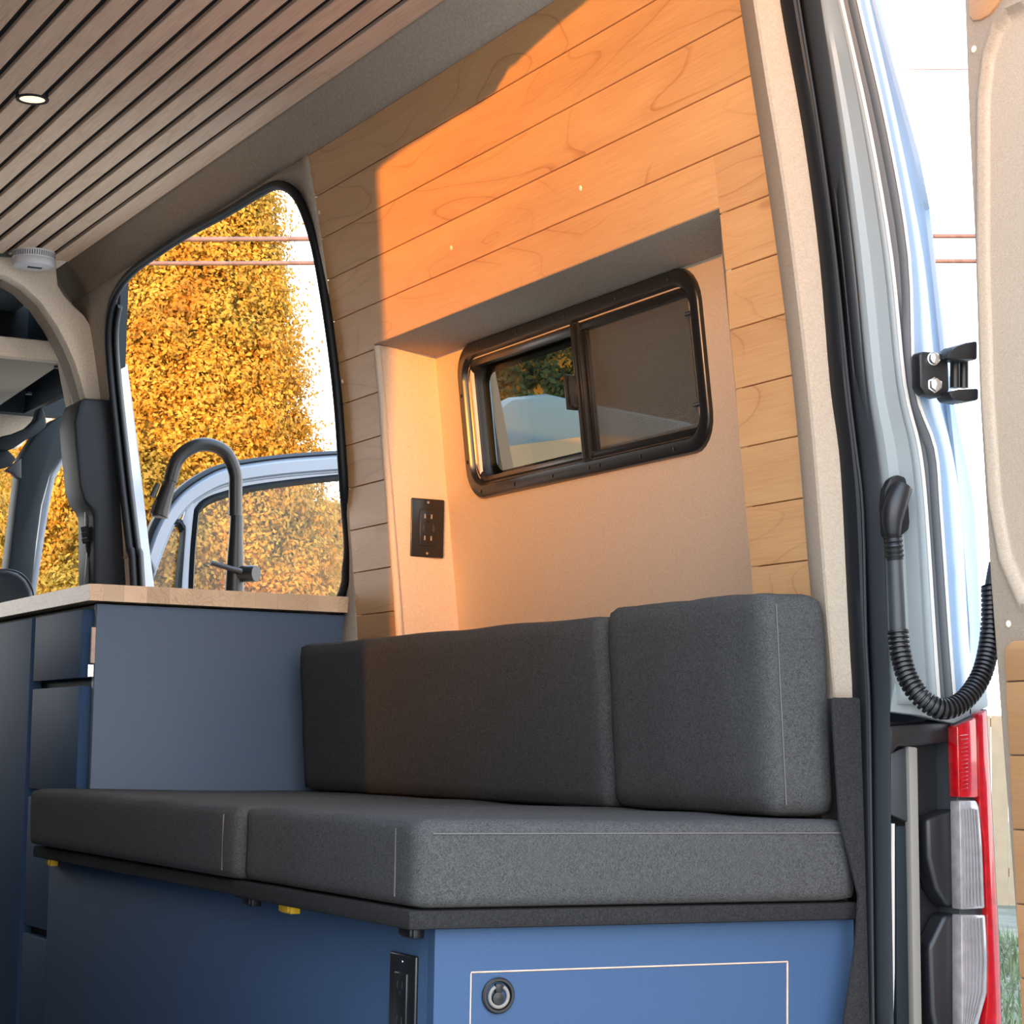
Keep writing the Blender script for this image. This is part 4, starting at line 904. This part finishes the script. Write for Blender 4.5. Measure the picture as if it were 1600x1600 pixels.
# pale board fence far right
FENCE = mat('fence_board', (.34, .26, .17), .8, var=(8, .08))
fn = thing('fence', (10.5, 12.5, -1.25), 'pale wooden board fence beyond the open rear door', 'fence')
u = np.array([-.42, .36, 0]); u /= np.linalg.norm(u); c0 = np.array(ray(1575, 1300))*19.0
for i in range(-12, 13):
    a = c0+u*(.145*i); a[2] = -1.25; b = a+u*.138
    slab('board', [tuple(a), tuple(b), (b[0], b[1], .40), (a[0], a[1], .40)], (.018, .018, 0), FENCE, fn)
for zr in (-1.0, .3): 
    a = c0-u*2.1; b = c0+u*2.2; slab('rail', [(a[0]+.02, a[1]+.02, zr), (b[0]+.02, b[1]+.02, zr), (b[0]+.02, b[1]+.02, zr+.08), (a[0]+.02, a[1]+.02, zr+.08)], (.03, .03, 0), FENCE, fn)
# grass tufts
g = np.random.default_rng(9); n = 9000
gp = np.stack([6.2+4.1*g.random(n), 7.6+5.0*g.random(n), np.full(n, -1.25)], 1); hgt = .03+.10*g.random(n)*(np.sin(gp[:, 0]*3)+np.sin(gp[:, 1]*2.3)+1.4 > .3)
an = g.random(n)*6.28; w = .008
V = np.stack([gp+np.stack([np.cos(an)*w, np.sin(an)*w, an*0], 1), gp-np.stack([np.cos(an)*w, np.sin(an)*w, an*0], 1), gp+np.stack([g.normal(size=n)*.03, g.normal(size=n)*.03, hgt], 1)], 1).reshape(-1, 3)
M['grass'] = mat('pale_grass', (.12, .16, .08), .9, var=(3, .3))
gr = finish('grass', V, [(3*i, 3*i+1, 3*i+2) for i in range(n)], 'grass'); tag(gr, 'short patchy grass on the gravel beyond the tail lamp', 'grass', kind='stuff')
# what stands outside the niche window
nw = thing('camper_trailer', (4.2, 6.6, -1.25), 'pale blue grey trailer outside seen through the small sliding window', 'trailer')
wn = lambda px, Y: P(1, Y, *px)
slab('body', [wn(q, 6.6) for q in [(770, 640), (800, 618), (860, 612), (930, 628), (1100, 660), (1100, 760), (770, 760)]], (.3, 1.6, 0), mat('pale_blue_metal', (.085, .135, .165), .35), nw, bv=.05)
slab('skirt', [wn(q, 6.55) for q in [(770, 700), (930, 680), (1100, 690), (1100, 1500), (770, 1500)]], (.3, 1.6, 0), mat('sand_stucco', (.34, .215, .12), .9), nw)
crown('evergreen_tree', 5.36, 10.0, -1.1, 4.4, cone(.55, .3), 900, None, 'dark evergreen tree behind the trailer outside the sliding window', 6, 'leaf_d', leafs=.018)
crown('evergreen_tree', 6.95, 11.4, -1.1, 4.6, cone(.5, .3), 900, None, 'second dark evergreen tree behind the fly screen of the small window', 16, 'leaf_d', leafs=.018)
slab('tan_strip', [wn(q, 4.7) for q in [(752, 540), (766, 540), (808, 760), (960, 1560), (936, 1560), (790, 760)]], (0, .03, 0), mat('strip_tan', (.20, .13, .08), .7), nw)  # tan strip in the pane, made up as a leaning post outside
# unseen house between the low sun and the van, outline shaped to shade the wall
sd_ = np.array([-1.0, -1.3, 0])/math.hypot(1, 1.3); per_ = np.array([1.3, -1.0, 0])/math.hypot(1, 1.3)
hc = np.array([1.56, 3.0, 0])+sd_*150
hs = thing('house', tuple(hc+np.array([0, 0, -1.25])), 'unseen gabled house behind the viewer, outline shaped to shade the van wall', 'house')
tl60 = .104/math.hypot(1, 1.3)*150
def HP(a, z): return tuple(hc+per_*a+np.array([0, 0, z]))
prof = [(-9, -1.25), (-9, tl60-.7), (-3, tl60-.98), (.35, tl60+.91), (.8, tl60+1.8), (3.6, tl60+3.9), (11, tl60-.56), (10, -1.25)]
slab('walls', [HP(a, z) for a, z in prof], tuple(sd_*6), mat('house_wall', (.5, .45, .4), .9), hs)
